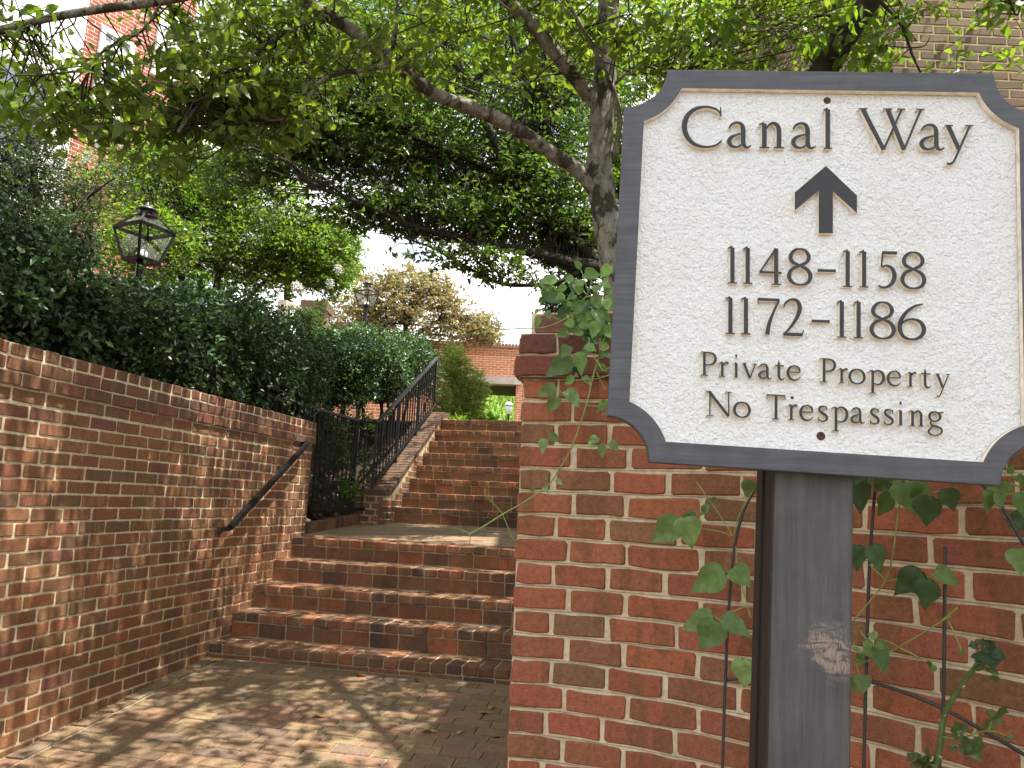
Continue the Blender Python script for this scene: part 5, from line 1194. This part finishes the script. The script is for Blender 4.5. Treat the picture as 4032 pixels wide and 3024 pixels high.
b = MB(); b.tube([(sw0-.06, -.09, -2), (sw0-.06, -.09, 10.8)], .055, 8); link('downspout', b.mesh('downspout', [M_WHITE]), None, house, HM)
def window(px0, px1, py_t, py_b, sashes=2, cols_=2):
    xm = (px0+px1)/2; s0, _ = hpt(px0, (py_t+py_b)/2); s1, _ = hpt(px1, (py_t+py_b)/2); _, z1 = hpt(xm, py_t); _, z0 = hpt(xm, py_b)
    w = hbox('window', s0, s1, z0, z1, -.012, -.004, M_BLIND, house); k = .05
    b = MB()
    for a in ((s0-k, s1+k, z1-.02, z1+.07), (s0-k, s1+k, z0-.07, z0+.02), (s0-k, s0+.03, z0, z1), (s1-.03, s1+k, z0, z1)): b.box(((a[0]+a[1])/2, -.03, (a[2]+a[3])/2), ((a[1]-a[0])/2, 0, 0), (0, .03, 0), (0, 0, (a[3]-a[2])/2))
    o = link('frame', b.mesh('frame', [M_WHITE]), None, w); o.matrix_parent_inverse = Matrix(); 
    b = MB()
    for i in range(1, cols_+1): 
        x = lerp(s0, s1, i/(cols_+1)); b.box((x, -.02, (z0+z1)/2), (.012, 0, 0), (0, .01, 0), (0, 0, (z1-z0)/2))
    for i in range(1, sashes*2): 
        z = lerp(z0, z1, i/(sashes*2)); b.box(((s0+s1)/2, -.022, z), ((s1-s0)/2, 0, 0), (0, .009, 0), (0, 0, .03 if i == sashes else .011))
    o = link('muntins', b.mesh('muntins', [M_WHITE]), None, w); o.matrix_parent_inverse = Matrix()
    b = MB(); b.box(((s0+s1)/2, -.045, z0-.10), ((s1-s0)/2+.1, 0, 0), (0, .05, 0), (0, 0, .035)); o = link('sill', b.mesh('sill', [M_WHITE]), None, w); o.matrix_parent_inverse = Matrix()
window(382, 500, 140, 440); window(620, 690, 60, 300); window(610, 680, 640, 840)
s0, _ = hpt(60, 100); hbox('window', s0-.4, s0+.5, 3.4, 5.2, -.14, -.125, M_PANE, house)
# dark brown brick building behind the top right of the sign
dbc = at(3508, 120, 5.4); db_ = empty('brown_brick_building', Vector((dbc.x, dbc.y, 1.8)), 'brown brick building corner with golden mortar behind the sign', 'building')
mb = MB(); mb.box((dbc.x+2.0, dbc.y+2.006, 5.0), (1.997, 0, 0), (0, 2.0, 0), (0, 0, 3.6)); mb.build('mortar', M_MORTD, db_)
items = []
for k in range(0, 78):
    zc = 2.0+CH*1.06*k; x = dbc.x-(.11 if k % 2 else 0)
    while x < dbc.x+3.75:
        x0 = max(x, dbc.x); w = x+.212-x0
        if w > .04: items.append((face_brick_mesh(round(w, 2), .060, .05, random.randrange(7), [M_DARK], jit=.002), frame(Vector((x0+w/2, dbc.y, zc)), (1, 0, 0), (0, 1, 0)), jcol(random.choice(BROWN))))
        x += .224
    y = dbc.y+(.0 if k % 2 else .115)
    while y < dbc.y+3.75:
        items.append((face_brick_mesh(.21, .060, .05, random.randrange(7), [M_DARK], jit=.002), frame(Vector((dbc.x-.002, y+.105, zc)), (0, -1, 0), (1, 0, 0)), jcol(random.choice(BROWN)))); y += .224
M_DARKJ = brick_material('brick_dark_joined', True, 0, dirt=.2)
place_bricks(db_, items, None, M_DARKJ)
# far wall with a gateway
GY = 22.0
gwy = empty('gateway_wall', at(1950, 1650, GY), 'far red brick wall with pale stone lintel over a gateway', 'wall')
def gx(px, py=1500, y=GY): return at(px, py, y).x
def gz(py, px=1950, y=GY): return at(px, py, y).z
zt = gz(1352); zl_ = gz(1482); zb_ = gz(1511); x0, x1 = gx(1740), gx(2033)
def gbox(name, xa, xb, za, zb2, ya, yb, m): b = MB(); b.box(((xa+xb)/2, (ya+yb)/2, (za+zb2)/2), ((xb-xa)/2, 0, 0), (0, (yb-ya)/2, 0), (0, 0, (zb2-za)/2)); return b.build(name, m, gwy)
gbox('wall', gx(1500), gx(3400), zl_, zt-.12, GY, GY+2.6, M_FARB); gbox('wall', x1, gx(3400), 2.3, zl_, GY, GY+2.6, M_FARB); gbox('wall', gx(1500), x0, 2.3, zl_, GY, GY+2.6, M_FARB)
gbox('lintel', gx(1700), gx(2052), zb_, zl_, GY-.04, GY+.3, M_STONE); gbox('soffit', x0, x1, zb_+.02, zl_-.002, GY+.3, GY+2.6, plain('soffit_dark', (.05, .04, .032), .9))  # soffit colour darkened for the shade under the passage
i = 0; xx = gx(1500)
CPM = plain('cap_brick', (.20, .12, .085), .9, .2, .25, 9, .3)
while xx < gx(3400):
    gbox('coping_brick', xx, xx+.085, zt-.12, zt+.0, GY-.03, GY+.35, CPM); xx += .098
gbox('parapet', gx(1910), gx(3400), zt-.1, zt+.06, GY+.5, GY+2.6, M_FARB)
# grass bank
mb = MB(); vs = []; n = 30
for j in range(n+1):
    for i in range(n+1): 
        x, y = lerp(-14, 14, i/n), lerp(24.6, 45, j/n); vs.append((x, y, 2.6+max(0, y-25)*.36+.06*math.sin(x*3+y)))
mb.add(vs, [(j*(n+1)+i, j*(n+1)+i+1, (j+1)*(n+1)+i+1, (j+1)*(n+1)+i) for j in range(n) for i in range(n)], 0, True); tag(mb.build('grass_bank', M_GRASSB), kind='structure')
nb = 9000; xb = rng.uniform(-4, 4, nb); yb = rng.uniform(24.8, 42, nb); Pb = np.stack([xb, yb, 2.6+np.maximum(0, yb-25)*.36+.06*np.sin(xb*3+yb)], 1)
dd = rng.normal(size=(nb, 3))*.45+np.array([0, 0, 1]); o = link('grass', leaf_mesh('grass', Pb, dd, rng.normal(size=(nb, 3)), rng.uniform(.12, .35, nb), np.full(nb, .05), pick([(.16, .25, .035), (.20, .28, .05), (.12, .2, .03)], nb)), M_LEAF); tag(o, 'bright sunlit grass beyond the gateway', 'grass', kind='stuff')
# garden wall with two piers behind the clipped hedge
CPD = plain('pier_cap_brick', (.13, .075, .055), .9, .2, .25, 9, .3)
M_PIER = brick_tex('pier_brick', (.17, .085, .06), (.13, .07, .05), (.30, .25, .19))
pw = empty('pier_wall', (-5, 15.6, 2.6), 'brick garden wall with two capped piers behind the hedges', 'wall')
b = MB(); b.box((-5.2, 15.9, 3.0), (3.6, 0, 0), (0, .15, 0), (0, 0, 1.6)); b.build('wall', M_FARB, pw)
for px0, px1, py in ((1185, 1290, 1180), (1300, 1400, 1268)):
    a = at(px0, py, 15.8 if py < 1200 else 17.5); c = at(px1, py, 15.8 if py < 1200 else 17.5); w = (c.x-a.x)/2
    b = MB(); b.box(((a.x+c.x)/2, a.y+w, (a.z+2.2)/2-.1), (w*.86, 0, 0), (0, w*.86, 0), (0, 0, (a.z-2.2)/2)); b.build('pier', M_PIER, pw)
    b = MB(); b.box(((a.x+c.x)/2, a.y+w, a.z-.1), (w, 0, 0), (0, w, 0), (0, 0, .1)); b.build('pier_cap', CPD, pw)
wt_ = empty('timber_pergola', at(1110, 1400, 14.5), 'weathered timber post and sloping rail beside the brick pier', 'pergola')
M_TIM = plain('weathered_timber', (.42, .37, .30), .9, .2, .2, 20, .3)
b = MB(); a = at(1116, 1185, 14.5); b.bar((a.x, a.y, 2.5), a, .16, .16, (1, 0, 0)); b.build('post', M_TIM, wt_)
b = MB(); b.bar(a+Vector((.05, -.02, -.03)), at(1190, 1225, 15.2), .05, .09); b.build('rail', M_TIM, wt_)
low('climbing_ivy', 'ivy hanging over the pergola rail beside the brick pier', 'ivy', np.vstack([blob(1180, 1255, 14.6, 100, 45, .4, 150), blob(1235, 1290, 14.8, 70, 70, .4, 120), blob(1265, 1215, 15.3, 35, 40, .2, 36)]), .06, [(.05, .09, .03), (.06, .11, .035), (.04, .075, .025)], 9, M_LEAF)

# ------------------------------------------------------------------ trellis in front of the curved wall
tl = empty('trellis', on_wall(3420, 3024, .10), 'thin dark metal arched trellis standing against the curved brick wall', 'trellis')
M_TREL = plain('trellis_metal', (.03, .031, .033), .45, .5, .2, 60, .1)
def wpath(pts, off=.10, sm=6):
    return [Vector(q) for q in smooth_path([np.array(on_wall(p[0], p[1], p[2] if len(p) > 2 else off)) for p in pts], sm)]
def bar_(name, pts, r_=.0037, off=.10, sm=6, ground=False):
    Q = wpath(pts, off, sm)
    if ground: Q.append(Vector((Q[-1].x-.01, Q[-1].y-.0, .12)))
    mb = MB(); mb.tube(Q, r_, 8); return mb.build(name, M_TREL, tl)
bar_('arch', [(4032, 2144), (3947, 2002), (3830, 1880), (3600, 1760), (3350, 1745), (3100, 1810), (3000, 1890), (2962, 1945), (2925, 2020), (2893, 2150), (2880, 2280), (2868, 2420), (2855, 2700), (2845, 3010)], ground=True)
bar_('upright', [(3460, 1752), (3444, 1942), (3424, 2217), (3412, 2600), (3401, 3010)], ground=True)
bar_('upright', [(3722, 2153), (3719, 2450), (3714, 2780), (3699, 3010)], ground=True)
bar_('crossbar', [(2859, 2677), (2960, 2668), (3150, 2660), (3360, 2672), (3424, 2684), (3550, 2722), (3708, 2787), (3880, 2882), (4032, 2971), (4120, 3030)])

# ------------------------------------------------------------------ climbing vine (clematis)
M_STEM = plain('vine_stem', (.20, .27, .07), .6, .3, .2, 40, .1)
M_STEMB = plain('vine_stem_brown', (.16, .14, .06), .7, .3, .2, 40, .1)
OUT = [(0, 0), (-.03, .17), (.04, .36), (.20, .47), (.40, .46), (.56, .37), (.60, .30), (.70, .24), (.86, .10), (1, 0)]
def vine_leaf(parent, P0, P1, nrm, asp, col, mat=None):
    P0 = Vector(P0); P1 = Vector(P1); d = P1-P0; L_ = d.length; d = d.normalized(); n = Vector(nrm); n = (n-d*n.dot(d)).normalized(); s = n.cross(d)
    fold = random.uniform(.05, .30); curl = random.uniform(.02, .22); tw = random.uniform(-.12, .12)
    vs = []; 
    def pt(x, y): return P0+d*(x*L_)+s*(y*L_*asp*2)+n*(L_*(abs(y)*fold*1.2-curl*x*x+.05*math.sin(x*9+y*4)+tw*y))
    xs = [o[0] for o in OUT]; k = len(OUT)
    for x, y in OUT: vs.append(pt(max(x, 0), 0))
    for x, y in OUT: vs.append(pt(x, y*.5))
    for x, y in OUT: vs.append(pt(x+random.uniform(-.012, .012), y*random.uniform(.93, 1.05)))
    for x, y in OUT: vs.append(pt(x, -y*.5))
    for x, y in OUT: vs.append(pt(x+random.uniform(-.012, .012), -y*random.uniform(.93, 1.05)))
    fs = []
    for i in range(k-1):
        fs += [(i, i+1, k+i+1, k+i), (k+i, k+i+1, 2*k+i+1, 2*k+i), (i+1, i, 3*k+i, 3*k+i+1), (3*k+i+1, 3*k+i, 4*k+i, 4*k+i+1)]
    me = bpy.data.meshes.new('leaf'); me.from_pydata(vs, [], fs); me.polygons.foreach_set('use_smooth', [True]*len(fs))
    a = me.attributes.new('Col', 'FLOAT_COLOR', 'POINT'); a.data.foreach_set('color', [c for _ in vs for c in (*col, 1)])
    return link('leaf', me, mat or M_VINE, parent)
VC = [(.13, .21, .065), (.14, .24, .075), (.10, .18, .06), (.165, .265, .085)]
VD = [(.06, .115, .04), (.052, .10, .036), (.07, .13, .045)]
def leaves_px(parent, L_, sc, ox, oy, off, cols, asp=.35):
    for q in L_:
        bx, by, tx, ty = q[:4]; o1 = off+random.uniform(-.015, .02)
        P0 = on_wall(ox+bx*sc, oy+by*sc, o1); P1 = on_wall(ox+tx*sc, oy+ty*sc, o1+random.uniform(-.01, .025))
        n = (EV-P0).normalized()+Vector((random.uniform(-.35, .35), random.uniform(-.2, .2), random.uniform(.0, .55)))
        vine_leaf(parent, P0, P1, n, (q[4] if len(q) > 4 else asp)*random.uniform(.9, 1.1), jcol(random.choice(cols), .2))
def stem(parent, pts, r_=.0018, off=.12, mat=None):
    mb = MB(); mb.tube(wpath(pts, off), r_, 6); return mb.build('stem', mat or M_STEM, parent)
v1 = empty('climbing_vine', on_wall(2400, 1500, .1), 'green vine spilling over the wall end left of the sign', 'vine')
T7 = lambda L_: [(1950+.482*p[0], 1150+.482*p[1])+tuple(p[2:]) for p in L_]
stem(v1, T7([(930, 250), (890, 380), (835, 560), (795, 700), (740, 930), (630, 1260), (520, 1450), (420, 1590)])+[(2057, 1981), (1978, 2026), (1900, 2075), (1845, 2105)], .0021, .10)
stem(v1, T7([(895, 60), (740, 40), (640, 170), (560, 225), (410, 285), (200, 298), (75, 305), (0, 312)]), .0017, .12); stem(v1, [(2045, 1293), (2018, 1262), (1995, 1233), (1997, 1215), (2003, 1202)], .0010, .12); stem(v1, [(2045, 1295), (2038, 1325), (2032, 1352)], .0010, .12)
stem(v1, [(1980, 2026), (2000, 2075), (2024, 2125), (2050, 2118)], .0012, .1); stem(v1, [(1980, 2026), (1950, 1990), (1912, 1950), (1910, 1925)], .0012, .1); stem(v1, [(1852, 2100), (1850, 2130), (1845, 2155)], .0012, .1); stem(v1, [(1852, 2100), (1810, 2085), (1785, 2078)], .001, .1)
for p in ([(630, 1262), (540, 1235), (440, 1165)], [(630, 1262), (720, 1262), (950, 1245)], [(745, 925), (860, 938)], [(700, 915), (560, 830), (485, 790)], [(795, 705), (690, 720), (640, 720)], [(795, 715), (900, 690), (960, 640)], [(830, 660), (900, 800)], [(835, 560), (880, 640), (930, 620)], [(740, 440), (800, 520), (860, 620)], [(330, 150), (400, 170), (520, 225)], [(640, 170), (700, 100), (760, 0), (790, -120)], [(760, 0), (700, -180), (640, -260)]):
    stem(v1, T7(p), .0012, .12)
leaves_px(v1, [(615, 540, 405, 700), (690, 490, 700, 690), (600, 440, 540, 540), (640, 690, 562, 762), (720, 690, 782, 760), (490, 772, 328, 855), (505, 850, 424, 995), (580, 805, 697, 948), (445, 1165, 536, 1226), (400, 1200, 385, 1330), (835, 1185, 753, 1242), (880, 1242, 870, 1357), (940, 1222, 1012, 1305), (640, 250, 560, 255, .46), (690, 250, 806, 280, .48), (650, 235, 560, 275), (730, 205, 850, 190), (660, 215, 735, 195), (830, 240, 790, 390), (905, 270, 850, 355), (715, 310, 630, 350, .48), (350, 140, 320, 182), (352, 200, 345, 285), (415, 160, 455, 228), (740, 440, 828, 480), (930, 455, 838, 462), (890, 490, 838, 545, .5), (905, 500, 940, 540), (640, 160, 760, 60), (650, 20, 580, 70), (790, 40, 895, 115), (860, 130, 780, 30), (880, 170, 945, 240), (900, 60, 930, 160), (910, 890, 830, 975), (915, 970, 870, 1005), (560, 15, 490, 60), (700, 10, 650, -60), (800, -10, 880, -70), (640, -120, 560, -80), (760, -130, 860, -150), (700, -200, 640, -260), (720, -60, 640, -100), (900, 10, 960, -60), (880, -90, 940, -40), (415, 1515, 430, 1540), (500, 1530, 552, 1575), (400, 1590, 430, 1640), (310, 1600, 300, 1645), (770, 445, 700, 520)], .482, 1950, 1150, .13, VC)
leaves_px(v1, [(720, 550, 600, 655, .5), (750, 330, 850, 420, .5), (840, 600, 930, 650), (800, 130, 880, 210), (740, 90, 690, 190), (850, 330, 940, 390), (640, 60, 720, 130), (850, 20, 800, 110), (600, 600, 700, 660), (830, 200, 900, 330), (880, 420, 930, 330)], .482, 1950, 1150, .08, VD)
rr = random.Random(5)
extra = []
for _ in range(46):
    x, y = rr.uniform(380, 950), rr.uniform(-230, 330)
    if x < 560 and y > 120: continue
    a = rr.uniform(.2, 2.9); l = rr.uniform(55, 150); extra.append((x, y, x+math.cos(a)*l, y+math.sin(a)*l))
leaves_px(v1, extra, .482, 1950, 1150, .09, VC+VD[:1])
v2 = empty('trellis_vine', on_wall(3100, 2700, .1), 'green vine with pointed leaves climbing the metal trellis', 'vine')
Z1 = lambda L_: [(1980+.4521*p[0], 1900+.4521*p[1]) for p in L_]; Z3 = lambda L_: [(3300+.3617*p[0], 1850+.3617*p[1]) for p in L_]; Z4 = lambda L_: [(3300+.3617*p[0], 2424+.3617*p[1]) for p in L_]
for p in ([(2175, 80), (2060, 280), (2010, 470)], [(2005, 470), (1900, 300), (1830, 200), (1740, 70), (1690, 0)], [(2000, 468), (1900, 430), (1745, 402)], [(2030, 560), (2050, 760), (2090, 920), (2130, 1080), (2160, 1180)], [(2010, 770), (1930, 785)], [(1900, 1205), (1840, 1165)], [(1900, 1205), (1930, 1150), (2040, 1110), (2130, 1075)]): stem(v2, Z1(p), .0015, .125)
for p in ([(670, 380), (640, 580), (590, 950), (520, 1200), (370, 1400), (170, 1640)], [(520, 1200), (400, 1090), (340, 1030)], [(525, 1215), (700, 1190), (900, 1200), (1060, 1150)], [(1300, 1500), (1120, 1650)], [(2024, 160), (1850, 0), (1830, -80)], [(2024, 240), (1800, 280)], [(2000, 190), (1880, 150)], [(1120, 235), (1010, 255)]): stem(v2, Z3(p), .0017, .125)
for p in ([(1230, 0), (1000, 140), (660, 345), (480, 430), (330, 490), (160, 545)], [(660, 345), (560, 290), (440, 262), (320, 250)], [(660, 345), (830, 430), (980, 500), (1030, 540)], [(205, 540), (235, 640)], [(1200, 60), (1270, 200), (1345, 390)], [(320, 265), (270, 210), (240, 160)], [(160, 300), (300, 440)]): stem(v2, Z4(p), .0014, .125)
leaves_px(v2, [(1540, 335, 1285, 527), (1600, 300, 1645, 583, .44), (1680, 288, 1518, 335, .35), (1925, 768, 1618, 962), (2010, 740, 2162, 912, .45), (1830, 1160, 1543, 1287), (1870, 1215, 1713, 1467, .46), (1922, 1168, 2160, 1335), (2110, 1540, 2095, 1800, .5), (1800, 200, 1698, 302, .25), (1850, 130, 1815, 190), (2150, -20, 2120, 130, .5)], .4521, 1980, 1900, .135, VC)
leaves_px(v2, [(200, 60, 262, 495, .34), (350, 90, 372, 192), (560, 80, 380, 245, .45), (585, 270, 415, 515), (760, 130, 848, 512, .48), (640, 110, 720, 300), (880, 150, 800, 330), (1000, 290, 948, 632, .42), (1190, 205, 1262, 462, .44), (205, 820, 200, 1112, .42), (400, 815, 462, 1135, .40), (895, 1100, 598, 1372), (990, 1195, 925, 1542, .42), (1060, 1100, 1322, 1252), (480, 60, 560, 210), (930, 60, 800, 190), (260, 20, 190, 170)], .3617, 3300, 1850, .13, VC[:1]+VC[2:3]+VD)
leaves_px(v2, [(1895, 190, 1590, 205, .3), (1640, 225, 1628, 492, .26), (1750, 255, 1765, 442, .28), (2010, 250, 2035, 540, .4), (1960, 860, 1990, 1155, .42), (1830, 150, 1720, 110, .3), (1930, 120, 1990, 40), (1860, 40, 1910, -70), (2040, 120, 1980, 190)], .3617, 3300, 1850, .17, [(.13, .21, .06), (.11, .19, .05)])
leaves_px(v2, [(2040, 480, 1820, 580, .4), (1900, 560, 2040, 650), (1950, 60, 2030, 160)], .3617, 3300, 1850, .07, VD)
leaves_px(v2, [(430, 228, 308, 190), (385, 312, 248, 445, .42), (450, 348, 472, 605, .40), (495, 520, 537, 645), (265, 640, 265, 862, .48), (185, 690, 172, 872), (285, 440, 165, 505), (1000, 498, 990, 562), (1062, 548, 998, 628), (420, 300, 560, 360), (1340, 380, 1350, 415), (165, 350, 235, 390)], .3617, 3300, 2424, .135, VC)

# ------------------------------------------------------------------ rose in front of the trellis
rs = empty('rose_bush', on_wall(3690, 3024, .16), 'thorny rose stem with small round leaflets leaning on the trellis', 'rose')
Q = wpath(Z4([(1000, 1750), (1060, 1620), (1110, 1420), (1140, 1150), (1200, 990), (1290, 840), (1400, 680), (1470, 590), (1520, 520)]), .16); Q.insert(0, Vector((Q[0].x-.03, Q[0].y, .12)))
mb = MB(); mb.tube(Q, [lerp(.0062, .0042, i/(len(Q)-1)) for i in range(len(Q))], 8); mb.build('stem', plain('rose_stem', (.075, .125, .035), .5, .4, .25, 60, .1), rs)
M_THORN = plain('thorn', (.45, .34, .22), .6, .3, .2, 50, .1)
for x, y, dx in ((1370, 770, 30), (1110, 1140, -28), (1110, 1290, -22), (1105, 1530, -26), (1160, 1090, 26)):
    a = on_wall(*Z4([(x-dx*.6, y+10)])[0], .16); b = on_wall(*Z4([(x+dx*.6, y-8)])[0], .165); mb = MB(); mb.tube([a, a.lerp(b, .5), b], [.0035, .002, .0003], 6); mb.build('thorn', M_THORN, rs)
RC = [(.045, .085, .035), (.055, .10, .04), (.04, .075, .032)]; RC2 = [(.10, .15, .06), (.12, .17, .065), (.085, .14, .05)]
leaves_px(rs, [(1510, 330, 1412, 335, .6), (1510, 330, 1490, 290, .5), (1560, 320, 1580, 240, .6), (1640, 300, 1700, 330, .5), (1640, 300, 1660, 270, .6), (1600, 370, 1700, 450, .6), (1680, 400, 1840, 460, .5), (1640, 420, 1690, 570, .6), (1570, 400, 1690, 370, .6), (1520, 440, 1435, 450, .55), (1540, 460, 1580, 500, .6), (1600, 470, 1620, 420, .6)], .3617, 3300, 2424, .17, RC, .5)
leaves_px(rs, [(1520, 560, 1600, 590, .5), (1640, 570, 1680, 640, .5), (1690, 600, 1745, 650, .5), (1700, 650, 1720, 735, .5), (1700, 1110, 1615, 1040, .55), (1705, 1105, 1820, 1020, .6), (1700, 1120, 1810, 1180, .6), (1640, 1200, 1570, 1170, .6), (1660, 1220, 1730, 1220, .5), (1340, 1240, 1270, 1145, .5), (1350, 1240, 1430, 1240, .6), (1290, 1260, 1225, 1250, .5), (1140, 1300, 1190, 1370, .6), (1360, 1420, 1480, 1360, .6), (1400, 1440, 1370, 1510, .6), (1440, 1420, 1580, 1420, .6), (1470, 1450, 1570, 1600, .5), (1290, 1440, 1210, 1470, .55), (1260, 1330, 1300, 1290, .5), (1230, 1380, 1260, 1440, .5), (1320, 1310, 1370, 1370, .5), (840, 1560, 745, 1490, .55), (850, 1560, 900, 1510, .6), (830, 1590, 900, 1650, .6), (900, 1560, 960, 1590, .5), (960, 1560, 1020, 1540, .6), (920, 1610, 1000, 1650, .5), (1000, 1600, 1040, 1640, .5), (1850, 1310, 1810, 1370, .3), (1850, 1300, 1930, 1370, .3)], .3617, 3300, 2424, .17, RC2, .5)
for p in ([(1360, 1335), (1480, 1285), (1600, 1258), (1720, 1265), (1840, 1310)], [(1140, 1320), (1260, 1330), (1340, 1250)], [(1200, 1400), (1330, 1420), (1480, 1440)], [(1050, 1640), (960, 1600), (840, 1560)], [(1640, 1250), (1660, 1180), (1705, 1110)], [(1520, 530), (1560, 440), (1600, 330)], [(1540, 560), (1640, 570), (1710, 680)]): stem(rs, Z4(p), .0013, .165)

# ------------------------------------------------------------------ fallen leaves
M_DRY = leaf_material('dry_leaf', .2, .6, .3, (1.2, .9, .5))
def fallen(px, py, where, dx, dy, L_, col, label):
    z = .3
    for _ in range(6):
        P = onz(px, py, z); tt = P.dot(G_); z = (zg(tt) if where == 0 else where(tt))+.008
    P = onz(px, py, z); d = Vector((dx, dy, .08)).normalized(); n = Vector((random.uniform(-.3, .3), random.uniform(-.3, .3), 1))
    o = vine_leaf(None, P, P+d*L_, n, .34, col, M_DRY); o.name = 'fallen_leaf'; tag(o, label, 'leaf', 'fallen leaves on the brick paving')
TAN = (.36, .19, .06); BRN = (.24, .09, .03); YEL = (.45, .30, .10)
fallen(830, 2602, 0, 1, .3, .085, YEL, 'yellow fallen leaf in the corner of wall and bottom step')
fallen(868, 2608, 0, 1, -.3, .06, TAN, 'tan fallen leaf just right of the one in the wall corner')
fallen(1236, 2818, 0, 1, -.25, .075, TAN, 'orange brown curled leaf in the middle of the sunlit paving')
fallen(1668, 2878, 0, 1, -.1, .075, YEL, 'pale yellow fallen leaf on shaded paving nearest the picture bottom')
fallen(1885, 2806, 0, 1, .1, .085, TAN, 'large tan fallen leaf on shaded paving near the right wall')
fallen(1925, 2790, 0, .6, .6, .07, YEL, 'pale leaf lying behind the large tan leaf near the right wall')
fallen(1945, 2902, 0, 1, .2, .05, BRN, 'dark red brown fallen leaf closest to the right wall end')
fallen(1405, 2660, 0, 1, -.1, .07, TAN, 'tan fallen leaf against the middle of the bottom step')
fallen(1632, 2682, 0, 1, .1, .05, YEL, 'small yellow leaf at the bottom step right of its middle')
fallen(1802, 2889, 0, .5, .8, .04, YEL, 'tiny pale leaf on the shaded paving right of the yellow leaf')
fallen(1450, 2066, lambda t: zl(t), 1, .2, .09, (.20, .04, .025), 'dark red fallen leaf on the landing below the cheek wall')

# leaf litter on the mulch behind the railing
nlit = 420; yl = rng.uniform(6.85, 8.6, nlit); xl = -2.8531+.1668*yl-rng.uniform(.12, .9, nlit)
Pl = np.array([(x, y, zbed(x, y)+.012) for x, y in zip(xl, yl)]); o = link('leaf_litter', leaf_mesh('leaf_litter', Pl, rng.normal(size=(nlit, 3))*np.array([1, 1, .25]), rng.normal(size=(nlit, 3))*.4+np.array([0, 0, 1]), rng.uniform(.03, .07, nlit), rng.uniform(.015, .035, nlit), pick([(.30, .18, .09), (.20, .11, .06), (.38, .27, .15)], nlit)), M_DRY); tag(o, 'dry brown leaf litter on the mulch behind the railing', 'leaf litter', kind='stuff')

# crumbs and small debris lying in the joints and corners of the paving
nd_ = 260; ud = rng.uniform(-2.2, .5, nd_); td = np.where(rng.uniform(size=nd_) < .45, rng.uniform(4.45, 4.76, nd_), rng.uniform(2.6, 4.7, nd_))
Pd = np.array([tuple(on_grid(u, t_, zg(t_)+.006)) for u, t_ in zip(ud, td)]); Pd = np.array([p for p in Pd if (Vector(p)-lwall(0)).dot(WN) > .02])
nd_ = len(Pd); o = link('debris', leaf_mesh('debris', Pd, rng.normal(size=(nd_, 3))*np.array([1, 1, .2]), rng.normal(size=(nd_, 3))*.4+np.array([0, 0, 1]), rng.uniform(.008, .026, nd_), rng.uniform(.004, .012, nd_), pick([(.30, .20, .10), (.16, .10, .06), (.42, .34, .2)], nd_)), M_DRY); tag(o, 'tiny leaf crumbs scattered over the brick paving', 'debris', kind='stuff')
